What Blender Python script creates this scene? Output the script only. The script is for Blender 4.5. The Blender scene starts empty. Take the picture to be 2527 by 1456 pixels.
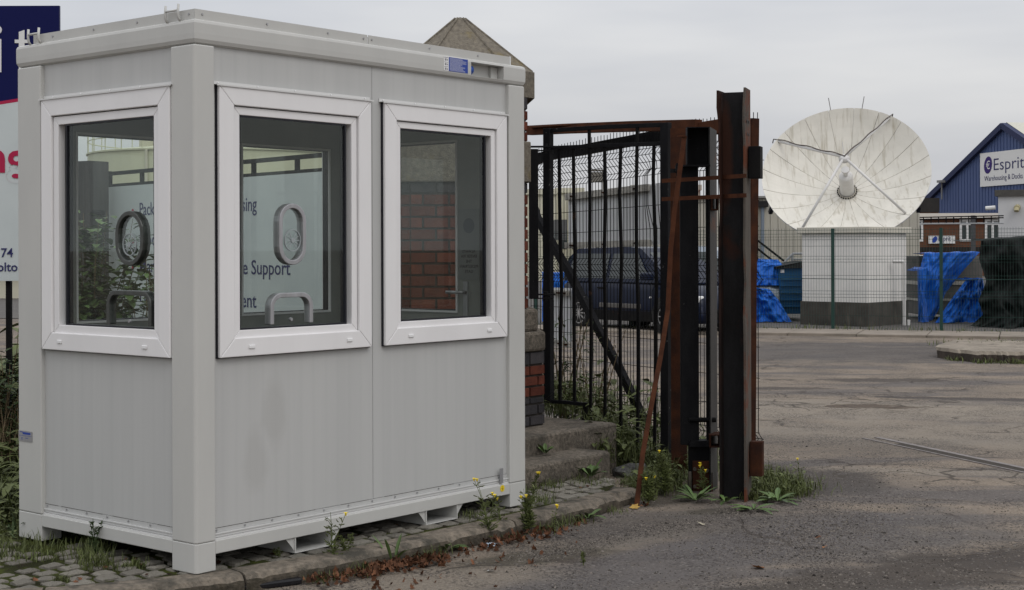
import bpy, bmesh, math, random
from mathutils import Vector, Matrix, noise
random.seed(7)
S = bpy.context.scene
COL = S.collection
PI = math.pi

# ------------------------------------------------------------------ camera
FP, CX, HY, ROLL, H = 3661.5, 1263.5, 613.2, -.0030976, 1.574     # focal length and horizon for a picture 2527 wide
cam = bpy.data.cameras.new('camera')
cam.sensor_width = 36
cam.lens = FP / 2527 * 36
cam.shift_y = -(728 - HY) / 2527
cam.clip_start = .1
cam.clip_end = 5000
camo = bpy.data.objects.new('camera', cam)
COL.objects.link(camo)
cr, sr = math.cos(ROLL), math.sin(ROLL)
camo.matrix_world = Matrix(((cr, -sr, 0, 0), (0, 0, -1, 0), (sr, cr, 0, H), (0, 0, 0, 1)))
S.camera = camo

# ------------------------------------------------------------------ sky, sun, exposure
SUN_EL, SUN_AZ = math.radians(48), math.radians(150)          # azimuth clockwise from +Y: behind the camera, to the right
w = bpy.data.worlds.new('World')
S.world = w
w.use_nodes = True
nt = w.node_tree
nt.nodes.clear()
N = nt.nodes.new
lk = nt.links.new
wout = N('ShaderNodeOutputWorld')
bg = N('ShaderNodeBackground')
bg2 = N('ShaderNodeBackground')
add = N('ShaderNodeAddShader')
skyt = N('ShaderNodeTexSky')
skyt.sky_type = 'NISHITA'
skyt.sun_disc = False
skyt.sun_elevation = SUN_EL
skyt.sun_rotation = SUN_AZ
skyt.air_density = 1.5
skyt.dust_density = 4
lk(skyt.outputs[0], bg.inputs[0])
bg.inputs[1].default_value = .008                              # what little blue comes through a closed cloud deck
tc = N('ShaderNodeTexCoord')
sep = N('ShaderNodeSeparateXYZ')
lk(tc.outputs['Generated'], sep.inputs[0])
ramp = N('ShaderNodeMapRange')                                 # overcast sky: brighter towards the zenith
ramp.inputs['From Min'].default_value = 0
ramp.inputs['From Max'].default_value = 1
ramp.inputs['To Min'].default_value = .535
ramp.inputs['To Max'].default_value = 1.38
lk(sep.outputs[2], ramp.inputs['Value'])
mp = N('ShaderNodeMapping')
mp.inputs['Scale'].default_value = (1.6, 1.6, 9)
mp.inputs['Location'].default_value = (.7, .3, .2)
lk(tc.outputs['Generated'], mp.inputs[0])
cn = N('ShaderNodeTexNoise')
cn.inputs['Scale'].default_value = 1.5
cn.inputs['Detail'].default_value = 4
cn.inputs['Roughness'].default_value = .5
lk(mp.outputs[0], cn.inputs['Vector'])
cr1 = N('ShaderNodeValToRGB')
cr1.color_ramp.elements[0].position = .3
cr1.color_ramp.elements[0].color = (.78, .805, .875, 1)
cr1.color_ramp.elements[1].position = .68
cr1.color_ramp.elements[1].color = (1.08, 1.08, 1.09, 1)
lk(cn.outputs['Fac'], cr1.inputs[0])
mul = N('ShaderNodeVectorMath')
mul.operation = 'SCALE'
lk(cr1.outputs[0], mul.inputs[0])
lk(ramp.outputs[0], mul.inputs['Scale'])
lk(mul.outputs[0], bg2.inputs[0])
bg2.inputs[1].default_value = .95
lk(bg.outputs[0], add.inputs[0])
lk(bg2.outputs[0], add.inputs[1])
lk(add.outputs[0], wout.inputs[0])
sun = bpy.data.lights.new('sun', 'SUN')
sun.energy = .55
sun.angle = math.radians(25)
sun.color = (1, .97, .93)
suno = bpy.data.objects.new('sun', sun)
COL.objects.link(suno)
sd = Vector((math.sin(SUN_AZ) * math.cos(SUN_EL), math.cos(SUN_AZ) * math.cos(SUN_EL), math.sin(SUN_EL)))
suno.rotation_euler = sd.to_track_quat('Z', 'Y').to_euler()
suno.location = (0, 0, 20)
S.view_settings.view_transform = 'Standard'
S.view_settings.look = 'None'
S.view_settings.exposure = .15
S.view_settings.gamma = 1
S.cycles.max_bounces = 7
S.cycles.diffuse_bounces = 3
S.cycles.transparent_max_bounces = 24
S.cycles.caustics_reflective = False
S.cycles.caustics_refractive = False

# ------------------------------------------------------------------ measuring helpers
def ray(x, y):
    a = (x - CX) / FP
    b = (y - HY) / FP
    return Vector((a * cr + b * sr, 1, a * sr - b * cr))
def D(x, y, Y):                                                # the point seen at (x, y), Y metres away
    return Vector((0, 0, H)) + ray(x, y) * Y
def G(x, y, z=0):                                              # the point seen at (x, y) on the level z
    d = ray(x, y)
    return Vector((0, 0, H)) + d * ((z - H) / d.z)
NX, NY, YAW = -1.44622, 6.76704, .8815943
FZ = .09
EX = Vector((math.cos(YAW), math.sin(YAW), 0))
EY = Vector((-math.sin(YAW), math.cos(YAW), 0))
O0 = Vector((NX, NY, 0))
def K(s, t, z=0):                                              # site axes: along the kerb, away from the kerb
    return O0 + EX * s + EY * t + Vector((0, 0, z))

# ------------------------------------------------------------------ materials
def M(name, c1, c2=None, scale=5, rough=.7, metal=0, bump=0, bscale=40, spec=.35, c3=None, s3=2, t3=(.55, .62), stretch=(1, 1, 1),
      rand=0, island=0, masks=(), detail=5, stretch3=(1, 1, 1), coat=0, ramp2=(.35, .65), ribs=0):
    m = bpy.data.materials.new(name)
    m.use_nodes = True
    t = m.node_tree
    n = t.nodes.new
    l = t.links.new
    b = t.nodes['Principled BSDF']
    b.inputs['Roughness'].default_value = rough
    b.inputs['Metallic'].default_value = metal
    b.inputs['Specular IOR Level'].default_value = spec
    if coat:
        b.inputs['Coat Weight'].default_value = coat
        b.inputs['Coat Roughness'].default_value = .08
    tcn = n('ShaderNodeTexCoord')
    vec = tcn.outputs['Object']
    if rand:
        oi = n('ShaderNodeObjectInfo')
        ad = n('ShaderNodeVectorMath'); ad.operation = 'MULTIPLY_ADD'
        l(oi.outputs['Random'], ad.inputs[0]); ad.inputs[1].default_value = (31, 17, 23)
        l(vec, ad.inputs[2])
        vec = ad.outputs[0]
    def noi(sc, st, det=detail):
        mpp = n('ShaderNodeMapping'); mpp.inputs['Scale'].default_value = st
        l(vec, mpp.inputs[0])
        nz = n('ShaderNodeTexNoise'); nz.inputs['Scale'].default_value = sc; nz.inputs['Detail'].default_value = det
        nz.inputs['Roughness'].default_value = .6
        l(mpp.outputs[0], nz.inputs['Vector'])
        return nz.outputs['Fac']
    def mix(f, a, bb):
        mx = n('ShaderNodeMix'); mx.data_type = 'RGBA'
        for s_, v in ((mx.inputs[0], f), (mx.inputs[6], a), (mx.inputs[7], bb)):
            if hasattr(v, 'is_linked'): l(v, s_)
            elif isinstance(v, (int, float)): s_.default_value = v
            else: s_.default_value = (*v, 1)
        return mx.outputs[2]
    def mr(v, a, bb, c=0, d=1):
        r = n('ShaderNodeMapRange'); l(v, r.inputs['Value'])
        for i, x in zip((1, 2, 3, 4), (a, bb, c, d)): r.inputs[i].default_value = x
        return r.outputs[0]
    colr = c1
    if c2 is not None:
        colr = mix(mr(noi(scale, stretch), *ramp2), c1, c2)
    if c3 is not None:
        colr = mix(mr(noi(s3, stretch3), t3[0], t3[1]), colr, c3)
    for (cen, rad, cc, amt, rot) in masks:
        sb = n('ShaderNodeVectorMath'); sb.operation = 'SUBTRACT'; l(tcn.outputs['Object'], sb.inputs[0]); sb.inputs[1].default_value = cen
        vr = n('ShaderNodeVectorRotate'); vr.rotation_type = 'Z_AXIS'; l(sb.outputs[0], vr.inputs[0]); vr.inputs['Angle'].default_value = -rot
        dv = n('ShaderNodeVectorMath'); dv.operation = 'DIVIDE'; l(vr.outputs[0], dv.inputs[0]); dv.inputs[1].default_value = rad
        ln = n('ShaderNodeVectorMath'); ln.operation = 'LENGTH'; l(dv.outputs[0], ln.inputs[0])
        nn = noi(5, (1, 1, 1), 5)
        ma = n('ShaderNodeMath'); ma.operation = 'MULTIPLY_ADD'; l(nn, ma.inputs[0]); ma.inputs[1].default_value = 1.1; l(ln.outputs['Value'], ma.inputs[2])
        colr = mix(mr(ma.outputs[0], 1.15, 1.6, amt, 0), colr, cc)
    if ribs:
        sx_ = n('ShaderNodeSeparateXYZ'); l(tcn.outputs['Object'], sx_.inputs[0])
        def mt(op, a, bb):
            q = n('ShaderNodeMath'); q.operation = op
            for s_, v in ((q.inputs[0], a), (q.inputs[1], bb)):
                if hasattr(v, 'is_linked'): l(v, s_)
                else: s_.default_value = v
            return q.outputs[0]
        wv = mt('POWER', mt('ABSOLUTE', mt('SINE', mt('MULTIPLY', mt('ADD', sx_.outputs[0], sx_.outputs[1]), PI / ribs), 0), 0), 14)
        colr = mix(mt('MULTIPLY', wv, .06), colr, (.28, .285, .28))
    if rand or island:
        hv = n('ShaderNodeHueSaturation')
        if rand: src, k = oi.outputs['Random'], rand
        else:
            ge = n('ShaderNodeNewGeometry'); src, k = ge.outputs['Random Per Island'], island
        l(mr(src, 0, 1, 1 - k, 1 + k), hv.inputs['Value'])
        if hasattr(colr, 'is_linked'): l(colr, hv.inputs['Color'])
        else: hv.inputs['Color'].default_value = (*colr, 1)
        colr = hv.outputs[0]
    if hasattr(colr, 'is_linked'): l(colr, b.inputs['Base Color'])
    else: b.inputs['Base Color'].default_value = (*colr, 1)
    if bump:
        bp = n('ShaderNodeBump'); bp.inputs['Strength'].default_value = min(1, bump); bp.inputs['Distance'].default_value = .01
        l(noi(bscale, (1, 1, 1), 6), bp.inputs['Height'])
        l(bp.outputs[0], b.inputs['Normal'])
    return m

def glass_mat(name, tint, refl):
    m = bpy.data.materials.new(name)
    m.use_nodes = True
    t = m.node_tree; t.nodes.clear(); n = t.nodes.new; l = t.links.new
    o = n('ShaderNodeOutputMaterial'); tr = n('ShaderNodeBsdfTransparent'); gl = n('ShaderNodeBsdfGlossy'); mx = n('ShaderNodeMixShader')
    tr.inputs[0].default_value = (*tint, 1); gl.inputs['Roughness'].default_value = .015
    gl.inputs[0].default_value = (.9, .95, .93, 1)
    lw = n('ShaderNodeLayerWeight'); lw.inputs[0].default_value = .5
    pw_ = n('ShaderNodeMath'); pw_.operation = 'POWER'; pw_.inputs[1].default_value = 5
    l(lw.outputs['Facing'], pw_.inputs[0])
    mm = n('ShaderNodeMath'); mm.operation = 'MULTIPLY_ADD'; mm.inputs[1].default_value = .9; mm.inputs[2].default_value = .04 * refl
    l(pw_.outputs[0], mm.inputs[0]); l(mm.outputs[0], mx.inputs[0]); l(tr.outputs[0], mx.inputs[1]); l(gl.outputs[0], mx.inputs[2])
    l(mx.outputs[0], o.inputs[0])
    return m

CABC, CABD = (.50, .498, .475), (.465, .464, .445)
m_cab = M('cabin grey paint', CABC, CABD, 3, .42, 0, .03, 300, .4, stretch=(1, 1, .4))
m_panel = M('panel grey paint', (.465, .468, .458), (.44, .443, .435), 9, .45, 0, .03, 200, .35, stretch=(1, 1, .05),
            c3=(.485, .488, .478), s3=14, t3=(.58, .85), stretch3=(1, 1, .03),
            ribs=.082, masks=[((.50, 0, .69), (.085, .3, .20), (.36, .355, .34), .38, 0), ((.38, 0, .48), (.09, .3, .16), (.36, .355, .34), .34, 0)])
m_upvc = M('white window frame', (.76, .75, .75), (.72, .71, .71), 4, .32, 0, 0, spec=.5, stretch=(1, 1, .3))
m_gasket = M('black rubber', (.012, .012, .018), rough=.5)
m_pane = glass_mat('window glass', (.925, .945, .935), .7)
m_alu = M('brushed aluminium', (.42, .42, .435), (.34, .34, .35), 30, .4, .6, 0, stretch=(1, 1, .1))
m_dark_in = M('cabin interior lining', (.30, .31, .29), (.25, .26, .25), 3, .7, spec=.1)
m_ceil = M('cabin ceiling', (.40, .40, .38), rough=.6)
m_floor = M('cabin floor vinyl', (.10, .10, .10), (.13, .13, .13), 20, .5)
m_track = M('skirting trim pale', (.60, .60, .59), rough=.35)
m_seam = M('dark seam sealant', (.09, .085, .075), rough=.8)  # dark colour of the panel joint and the sealant lines
m_blue = M('blue print', (.015, .05, .30), rough=.4)
m_plug = M('blue plastic', (.01, .07, .35), rough=.4)
m_white = M('white print', (.75, .75, .75), rough=.5)
m_yel = M('yellow sticker', (.75, .55, .02), rough=.4)
m_black = M('black print', (.01, .01, .01), rough=.5)
m_clear = glass_mat('clear vent plastic', (.88, .90, .90), 1.6)
m_rust = M('rusty steel', (.060, .023, .012), (.026, .013, .010), 8, .92, 0, .3, 90, .08, c3=(.035, .017, .012), s3=4, t3=(.55, .7))
m_rust2 = M('bright rusty steel', (.088, .034, .018), (.050, .021, .013), 10, .92, 0, .3, 90, .08)
m_blk = M('black painted steel', (.006, .006, .007), (.010, .0095, .009), 6, .65, 0, .15, 60, .08, c3=(.045, .022, .014), s3=7, t3=(.64, .74))
m_blk2 = M('black painted steel scuffed', (.0065, .0065, .008), (.012, .012, .013), 14, .65, 0, .2, 70, .1, c3=(.16, .15, .14), s3=22, t3=(.68, .75), stretch=(1, 1, .3))
m_web = M('weathered steel web', (.009, .0085, .0085), (.020, .0195, .021), 5, .75, 0, .25, 60, .1, c3=(.035, .014, .009), s3=2.2, t3=(.55, .66),
          stretch=(1, 1, .25), masks=[((-.06, 0, 2.15), (.055, .3, .35), (.045, .018, .011), .8, 0)])
m_flangel = M('dark flange with rusty lip', (.009, .008, .008), (.016, .010, .009), 6, .8, 0, .3, 60, .1, c3=(.026, .013, .010), s3=3, t3=(.5, .62), stretch=(1, 1, .3), masks=[((-.08, 0, 2.2), (.3, .3, .5), (.040, .016, .010), .6, 0)])
m_flange = M('weathered steel flange', (.10, .085, .07), (.06, .052, .045), 12, .8, 0, .3, 60, .2, c3=(.11, .038, .02), s3=4, t3=(.5, .6), stretch=(1, 1, .2))
m_conc = M('old concrete', (.20, .172, .14), (.085, .074, .06), 42, .95, 0, 1, 90, .15, c3=(.06, .054, .045), s3=3.2, t3=(.46, .66))
m_kerb = M('kerb stone', (.225, .19, .15), (.12, .105, .086), 30, .92, 0, 1, 70, .2, c3=(.060, .055, .045), s3=5, t3=(.47, .62), rand=.1)
m_kerbf = M('darker kerb face', (.105, .088, .068), (.045, .040, .032), 26, .95, 0, 1, 60, .1, c3=(.035, .032, .022), s3=6, t3=(.5, .68))  # darker tone for the front faces of the kerb stones
m_cap = M('cap stone', (.21, .185, .145), (.125, .11, .09), 34, .92, 0, 1, 120, .2, c3=(.20, .155, .06), s3=4, t3=(.58, .75))
m_sett = M('granite sett', (.22, .205, .175), (.16, .148, .125), 14, .85, 0, .6, 80, .25, c3=(.07, .08, .03), s3=9, t3=(.6, .72), rand=.2)
m_bed = M('mossy joint soil', (.024, .026, .010), (.050, .060, .012), 9, .95, 0, 1, 90, .1, c3=(.022, .017, .011), s3=5, t3=(.54, .62), ramp2=(.42, .6))
m_brick = M('red engineering brick', (.13, .040, .025), (.085, .028, .020), 12, .88, 0, .6, 90, .12, rand=.28)
m_brickd = M('blue engineering brick', (.026, .025, .028), (.042, .038, .04), 12, .8, 0, .5, 90, .3, rand=.3)
m_mort = M('mortar', (.05, .043, .036), (.03, .027, .024), 20, .95, 0, .6, 100)
m_navy = M('navy sign vinyl', (.004, .006, .060), rough=.45, spec=.12)
m_signgrey = M('sign panel white', (.52, .56, .56), (.48, .52, .525), 3, .4)
m_signwhite = M('white sign face', (.66, .66, .65), rough=.4)
m_crim = M('crimson print', (.36, .004, .05), rough=.4)
m_navytxt = M('navy print', (.018, .02, .10), rough=.5)
m_green = M('green powder coat', (.012, .045, .035), (.010, .035, .028), 8, .5)
m_dish = M('dish fibreglass', (.70, .675, .61), (.62, .60, .54), 2.2, .5, 0, .05, 30, .35, c3=(.36, .32, .24), s3=3.0, t3=(.53, .80), stretch3=(4.2, 1, .4), rand=.02)
m_dishseam = M('dish seam grime', (.10, .085, .065), (.42, .39, .33), 2.6, .8, ramp2=(.36, .50))
m_whitepaint = M('white painted steel', (.62, .61, .60), (.55, .54, .52), 6, .45)
m_hutwall = M('hut white render', (.72, .70, .665), (.65, .635, .61), 3, .7, 0, .1, 20)
m_hutbase = M('stained concrete base', (.075, .068, .058), (.045, .041, .036), 3, .95, 0, .5, 30, c3=(.14, .125, .10), s3=3.5, t3=(.6, .75), stretch3=(2, 2, .3))
m_tarp = M('blue tarpaulin', (.008, .125, .52), (.006, .088, .40), 3, .5, 0, .35, 9, .25)
m_tarpk = M('black tarpaulin', (.008, .0095, .0095), (.017, .019, .018), 3, .8, 0, .3, 10, .1)
m_bin = M('blue bin steel', (.010, .085, .20), (.008, .065, .16), 3, .5, 0, 0)
m_shed = M('blue sheet cladding', (.062, .095, .215), (.055, .084, .19), 2, .55, 0, 0, stretch=(1, 1, .1))
m_cladb = M('beige sheet cladding', (.42, .40, .34), (.38, .36, .31), 1, .6)
m_tank = M('cream tank paint', (.56, .56, .40), (.50, .50, .36), .35, .5, stretch=(1, 1, .3))
m_farbrick = M('far brown brick wall', (.13, .055, .030), (.10, .042, .024), 2, .9, 0, .1, 5)
m_roofdark = M('dark felt roof', (.014, .013, .013), (.022, .02, .019), 3, .95)
m_winglass = M('dark window glass', (.035, .042, .042), rough=.12, spec=.6)
m_navycar = M('dark blue car paint', (.005, .009, .026), (.004, .008, .022), 2, .3, 0, 0, spec=.2)
m_silver = M('silver car paint', (.30, .34, .38), (.28, .31, .35), 2, .3, .5, 0, coat=.6)
m_tyre = M('tyre rubber', (.012, .012, .012), rough=.85)
m_rim = M('alloy wheel', (.42, .42, .42), rough=.3, metal=.7)
m_galv = M('galvanised sheet', (.74, .75, .76), (.66, .67, .68), 4, .55, 0, .05, 20, stretch=(1, 1, .2))
m_galvr = M('weathered aluminium rail', (.52, .50, .45), (.36, .345, .31), 18, .6, 0, .2, 60, stretch=(.3, .3, 1))
m_leaf = M('fresh leaf green', (.085, .135, .040), (.06, .10, .03), 8, .55, island=.35, spec=.3)
m_leafd = M('dark leaf green', (.042, .066, .022), (.030, .048, .016), 8, .6, island=.4, spec=.25)
m_grass = M('grass green', (.098, .120, .038), (.070, .080, .030), 9, .6, island=.4, spec=.2)
m_dry = M('dry stem', (.15, .11, .06), (.10, .07, .04), 9, .8, island=.3)
m_flow = M('yellow petal', (.80, .60, .02), rough=.5)
m_brown = M('dead leaf brown', (.14, .062, .033), (.06, .032, .020), 25, .8, island=.65, spec=.1)
m_orange = M('dead leaf orange', (.42, .17, .03), (.30, .09, .02), 30, .7)
m_yleaf = M('dead leaf yellow', (.42, .27, .06), (.30, .18, .04), 30, .7)
m_gravel = M('gravel chips', (.13, .115, .10), (.07, .062, .056), 60, .9, island=.85, spec=.1)
m_soil = M('dark soil', (.045, .036, .027), (.028, .023, .018), 12, .95, 0, 1, 60)
m_red = M('red oxide cladding', (.28, .055, .03), rough=.7)
m_cream = M('cream render', (.55, .53, .42), (.50, .48, .38), 1, .7)
m_rail = M('worn rail steel', (.20, .18, .17), (.12, .10, .092), 14, .6, .1, .1, 50)
m_pave = M('tan footway concrete', (.25, .215, .175), (.20, .17, .14), 3, .9, 0, .4, 30, c3=(.14, .125, .10), s3=1.2, t3=(.55, .75))
m_far = M('yard asphalt', (.075, .07, .066), (.10, .092, .083), 2, .95, 0, .3, 30)

# ------------------------------------------------------------------ mesh helpers
class MB:
    def __init__(self): self.v = []; self.f = []; self.m = []
    def add(self, vs, fs, mi=0, X=None):
        b = len(self.v)
        self.v += [tuple(X @ Vector(p)) if X else tuple(p) for p in vs]
        self.f += [tuple(b + i for i in f) for f in fs]
        self.m += [mi] * len(fs)
        return self
    def box(self, x0, x1, y0, y1, z0, z1, X=None, mi=0):
        vs = [(x, y, z) for z in (z0, z1) for y in (y0, y1) for x in (x0, x1)]
        return self.add(vs, [(0, 2, 3, 1), (4, 5, 7, 6), (0, 1, 5, 4), (2, 6, 7, 3), (0, 4, 6, 2), (1, 3, 7, 5)], mi, X)
    def prism(self, poly, z0, z1, X=None, mi=0):               # poly in x, y
        n = len(poly)
        vs = [(x, y, z0) for x, y in poly] + [(x, y, z1) for x, y in poly]
        fs = [tuple(range(n))[::-1], tuple(range(n, 2 * n))] + [(i, (i + 1) % n, n + (i + 1) % n, n + i) for i in range(n)]
        return self.add(vs, fs, mi, X)
    def tube(self, pts, r, n=8, X=None, mi=0, cap=True):
        pts = [Vector(p) for p in pts]
        k = len(pts)
        rs = r if isinstance(r, (list, tuple)) else [r] * k
        vs = []
        ref = None
        for i, p in enumerate(pts):
            t = (pts[min(k - 1, i + 1)] - pts[max(0, i - 1)]).normalized()
            if ref is None:
                ref = Vector((0, 0, 1)) if abs(t.z) < .9 else Vector((1, 0, 0))
            a = t.cross(ref).normalized()
            if a.length < .5: a = t.cross(Vector((0, 1, 0))).normalized()
            b = a.cross(t).normalized()
            ref = b
            for j in range(n):
                q = 2 * PI * (j + .5) / n
                vs.append(p + a * math.cos(q) * rs[i] + b * math.sin(q) * rs[i])
        fs = [(i * n + j, i * n + (j + 1) % n, (i + 1) * n + (j + 1) % n, (i + 1) * n + j) for i in range(k - 1) for j in range(n)]
        if cap: fs += [tuple(range(n))[::-1], tuple(range((k - 1) * n, k * n))]
        return self.add(vs, fs, mi, X)
    def beam(self, a, b, wd, ht, up=(0, 0, 1), mi=0):          # rectangular bar from a to b
        a, b = Vector(a), Vector(b)
        t = (b - a).normalized()
        s = t.cross(Vector(up)).normalized()
        u = s.cross(t).normalized()
        vs = [p + s * x * wd / 2 + u * y * ht / 2 for p in (a, b) for x, y in ((-1, -1), (1, -1), (1, 1), (-1, 1))]
        return self.add(vs, [(0, 3, 2, 1), (4, 5, 6, 7), (0, 1, 5, 4), (1, 2, 6, 5), (2, 3, 7, 6), (3, 0, 4, 7)], mi)
    def strip(self, pts, wd, side, mi=0, th=None):             # flat bar along a bent path
        pts = [Vector(p) for p in pts]
        side = Vector(side).normalized()
        k = len(pts)
        vs = []
        for i, p in enumerate(pts):
            t = (pts[min(k - 1, i + 1)] - pts[max(0, i - 1)]).normalized()
            nrm = side.cross(t).normalized() * (th or .008) / 2
            for a, c in ((-1, -1), (1, -1), (1, 1), (-1, 1)): vs.append(p + side * a * wd / 2 + nrm * c)
        fs = [(i * 4 + j, i * 4 + (j + 1) % 4, i * 4 + 4 + (j + 1) % 4, i * 4 + 4 + j) for i in range(k - 1) for j in range(4)]
        fs += [(0, 3, 2, 1), tuple(range(4 * k - 4, 4 * k))]
        return self.add(vs, fs, mi)
    def lathe(self, prof, n=24, X=None, mi=0):                 # prof: (r, z) about z
        vs = [(r * math.cos(2 * PI * j / n), r * math.sin(2 * PI * j / n), z) for r, z in prof for j in range(n)]
        fs = [(i * n + j, i * n + (j + 1) % n, (i + 1) * n + (j + 1) % n, (i + 1) * n + j) for i in range(len(prof) - 1) for j in range(n)]
        return self.add(vs, fs, mi, X)
    def mesh(self, name, mats, smooth=False, recalc=True):
        me = bpy.data.meshes.new(name)
        me.from_pydata(self.v, [], self.f)
        mats = mats if isinstance(mats, (list, tuple)) else [mats]
        for m in mats: me.materials.append(m)
        if len(mats) > 1: me.polygons.foreach_set('material_index', self.m)
        if recalc:
            bm = bmesh.new(); bm.from_mesh(me)
            bmesh.ops.recalc_face_normals(bm, faces=bm.faces)
            bm.to_mesh(me); bm.free()
        if smooth: me.polygons.foreach_set('use_smooth', [True] * len(me.polygons))
        me.update()
        return me

def link(name, me, parent=None, mat=None):
    o = bpy.data.objects.new(name, me)
    COL.objects.link(o)
    if parent is not None: o.parent = parent
    if mat is not None: o.matrix_local = mat
    return o
def obj(name, mb, mats, parent=None, smooth=False, bev=0, recalc=True, segs=2):
    o = link(name, mb.mesh(name, mats, smooth, recalc), parent)
    if bev:
        b = o.modifiers.new('bevel', 'BEVEL')
        b.width = bev; b.segments = segs; b.limit_method = 'ANGLE'; b.angle_limit = math.radians(40)
    return o
def tag(o, label=None, cat=None, group=None, kind=None):
    if label: o['label'] = label
    if cat: o['category'] = cat
    if group: o['group'] = group
    if kind: o['kind'] = kind
    return o
def thing(name, label, cat, loc=(0, 0, 0), rz=0, group=None):
    o = bpy.data.objects.new(name, None)
    o.empty_display_size = .1
    COL.objects.link(o)
    o.location = loc
    o.rotation_euler = (0, 0, rz)
    return tag(o, label, cat, group)
def struct(name, mb, mats, **k):
    return tag(obj(name, mb, mats, **k), kind='structure')
def text_mesh(s, size, xs=1, bold=0, align='LEFT', ext=.001):
    c = bpy.data.curves.new('lettering', 'FONT')
    c.body = s; c.size = size; c.extrude = ext; c.offset = bold; c.align_x = align; c.resolution_u = 3
    o = bpy.data.objects.new('lettering', c)
    COL.objects.link(o)
    bpy.context.view_layer.update()
    me = bpy.data.meshes.new_from_object(o.evaluated_get(bpy.context.evaluated_depsgraph_get()))
    bpy.data.objects.remove(o)
    me.transform(Matrix.Diagonal((xs, 1, 1, 1)))
    return me
def text_on(parent, s, size, p, right, up, mat, xs=1, bold=0, align='LEFT', fit=None, name='lettering', ext=.001):
    me = text_mesh(s, size, xs, bold, align, ext)
    if fit:
        w0 = max(v.co.x for v in me.vertices) - min(v.co.x for v in me.vertices)
        me.transform(Matrix.Diagonal((fit / w0, 1, 1, 1)))
    me.materials.clear(); me.materials.append(mat)
    r = Vector(right).normalized(); u = Vector(up).normalized(); n = r.cross(u)
    X = Matrix((( r.x, u.x, n.x, p[0]), (r.y, u.y, n.y, p[1]), (r.z, u.z, n.z, p[2]), (0, 0, 0, 1)))
    me.transform(X)
    return link(name, me, parent)
def nz(x, y, z=0): return noise.noise(Vector((x, y, z)))
R = random.uniform

# ================================================================== ground
def axis(segs):
    out = [segs[0][0]]
    for a, b, st in segs:
        n = max(1, round((b - a) / st))
        out += [a + (b - a) * i / n for i in range(1, n + 1)]
    return out
def road_z(x, y):
    q = Vector((x, y, 0)) - O0
    s, t = q.dot(EX), q.dot(EY)
    d = -.27 - t
    f = max(0, min(1, d / 1.5)) * max(0, min(1, (30 - y) / 6)) if s > -1.5 else 0
    rd = abs((x - 3.0) * .938 + (y - 12.3) * .346)
    f *= max(0, min(1, (rd - .40) * 2))
    return (nz(x * .55, y * .55) * .018 + nz(x * 2.1, y * 2.1, 3) * .007) * f
xs = axis([(-1500, -60, 240), (-60, -7, 8), (-7, 12, .125), (12, 60, 6), (60, 1500, 240)])
ys = axis([(-400, -4, 66), (-4, 4, 1), (4, 26, .125), (26, 60, 4), (60, 2500, 240)])
mb = MB()
mb.v = [(x, y, road_z(x, y)) for y in ys for x in xs]
nx = len(xs)
mb.f = [(j * nx + i, j * nx + i + 1, (j + 1) * nx + i + 1, (j + 1) * nx + i) for j in range(len(ys) - 1) for i in range(nx - 1)]
mb.m = [0] * len(mb.f)

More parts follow.
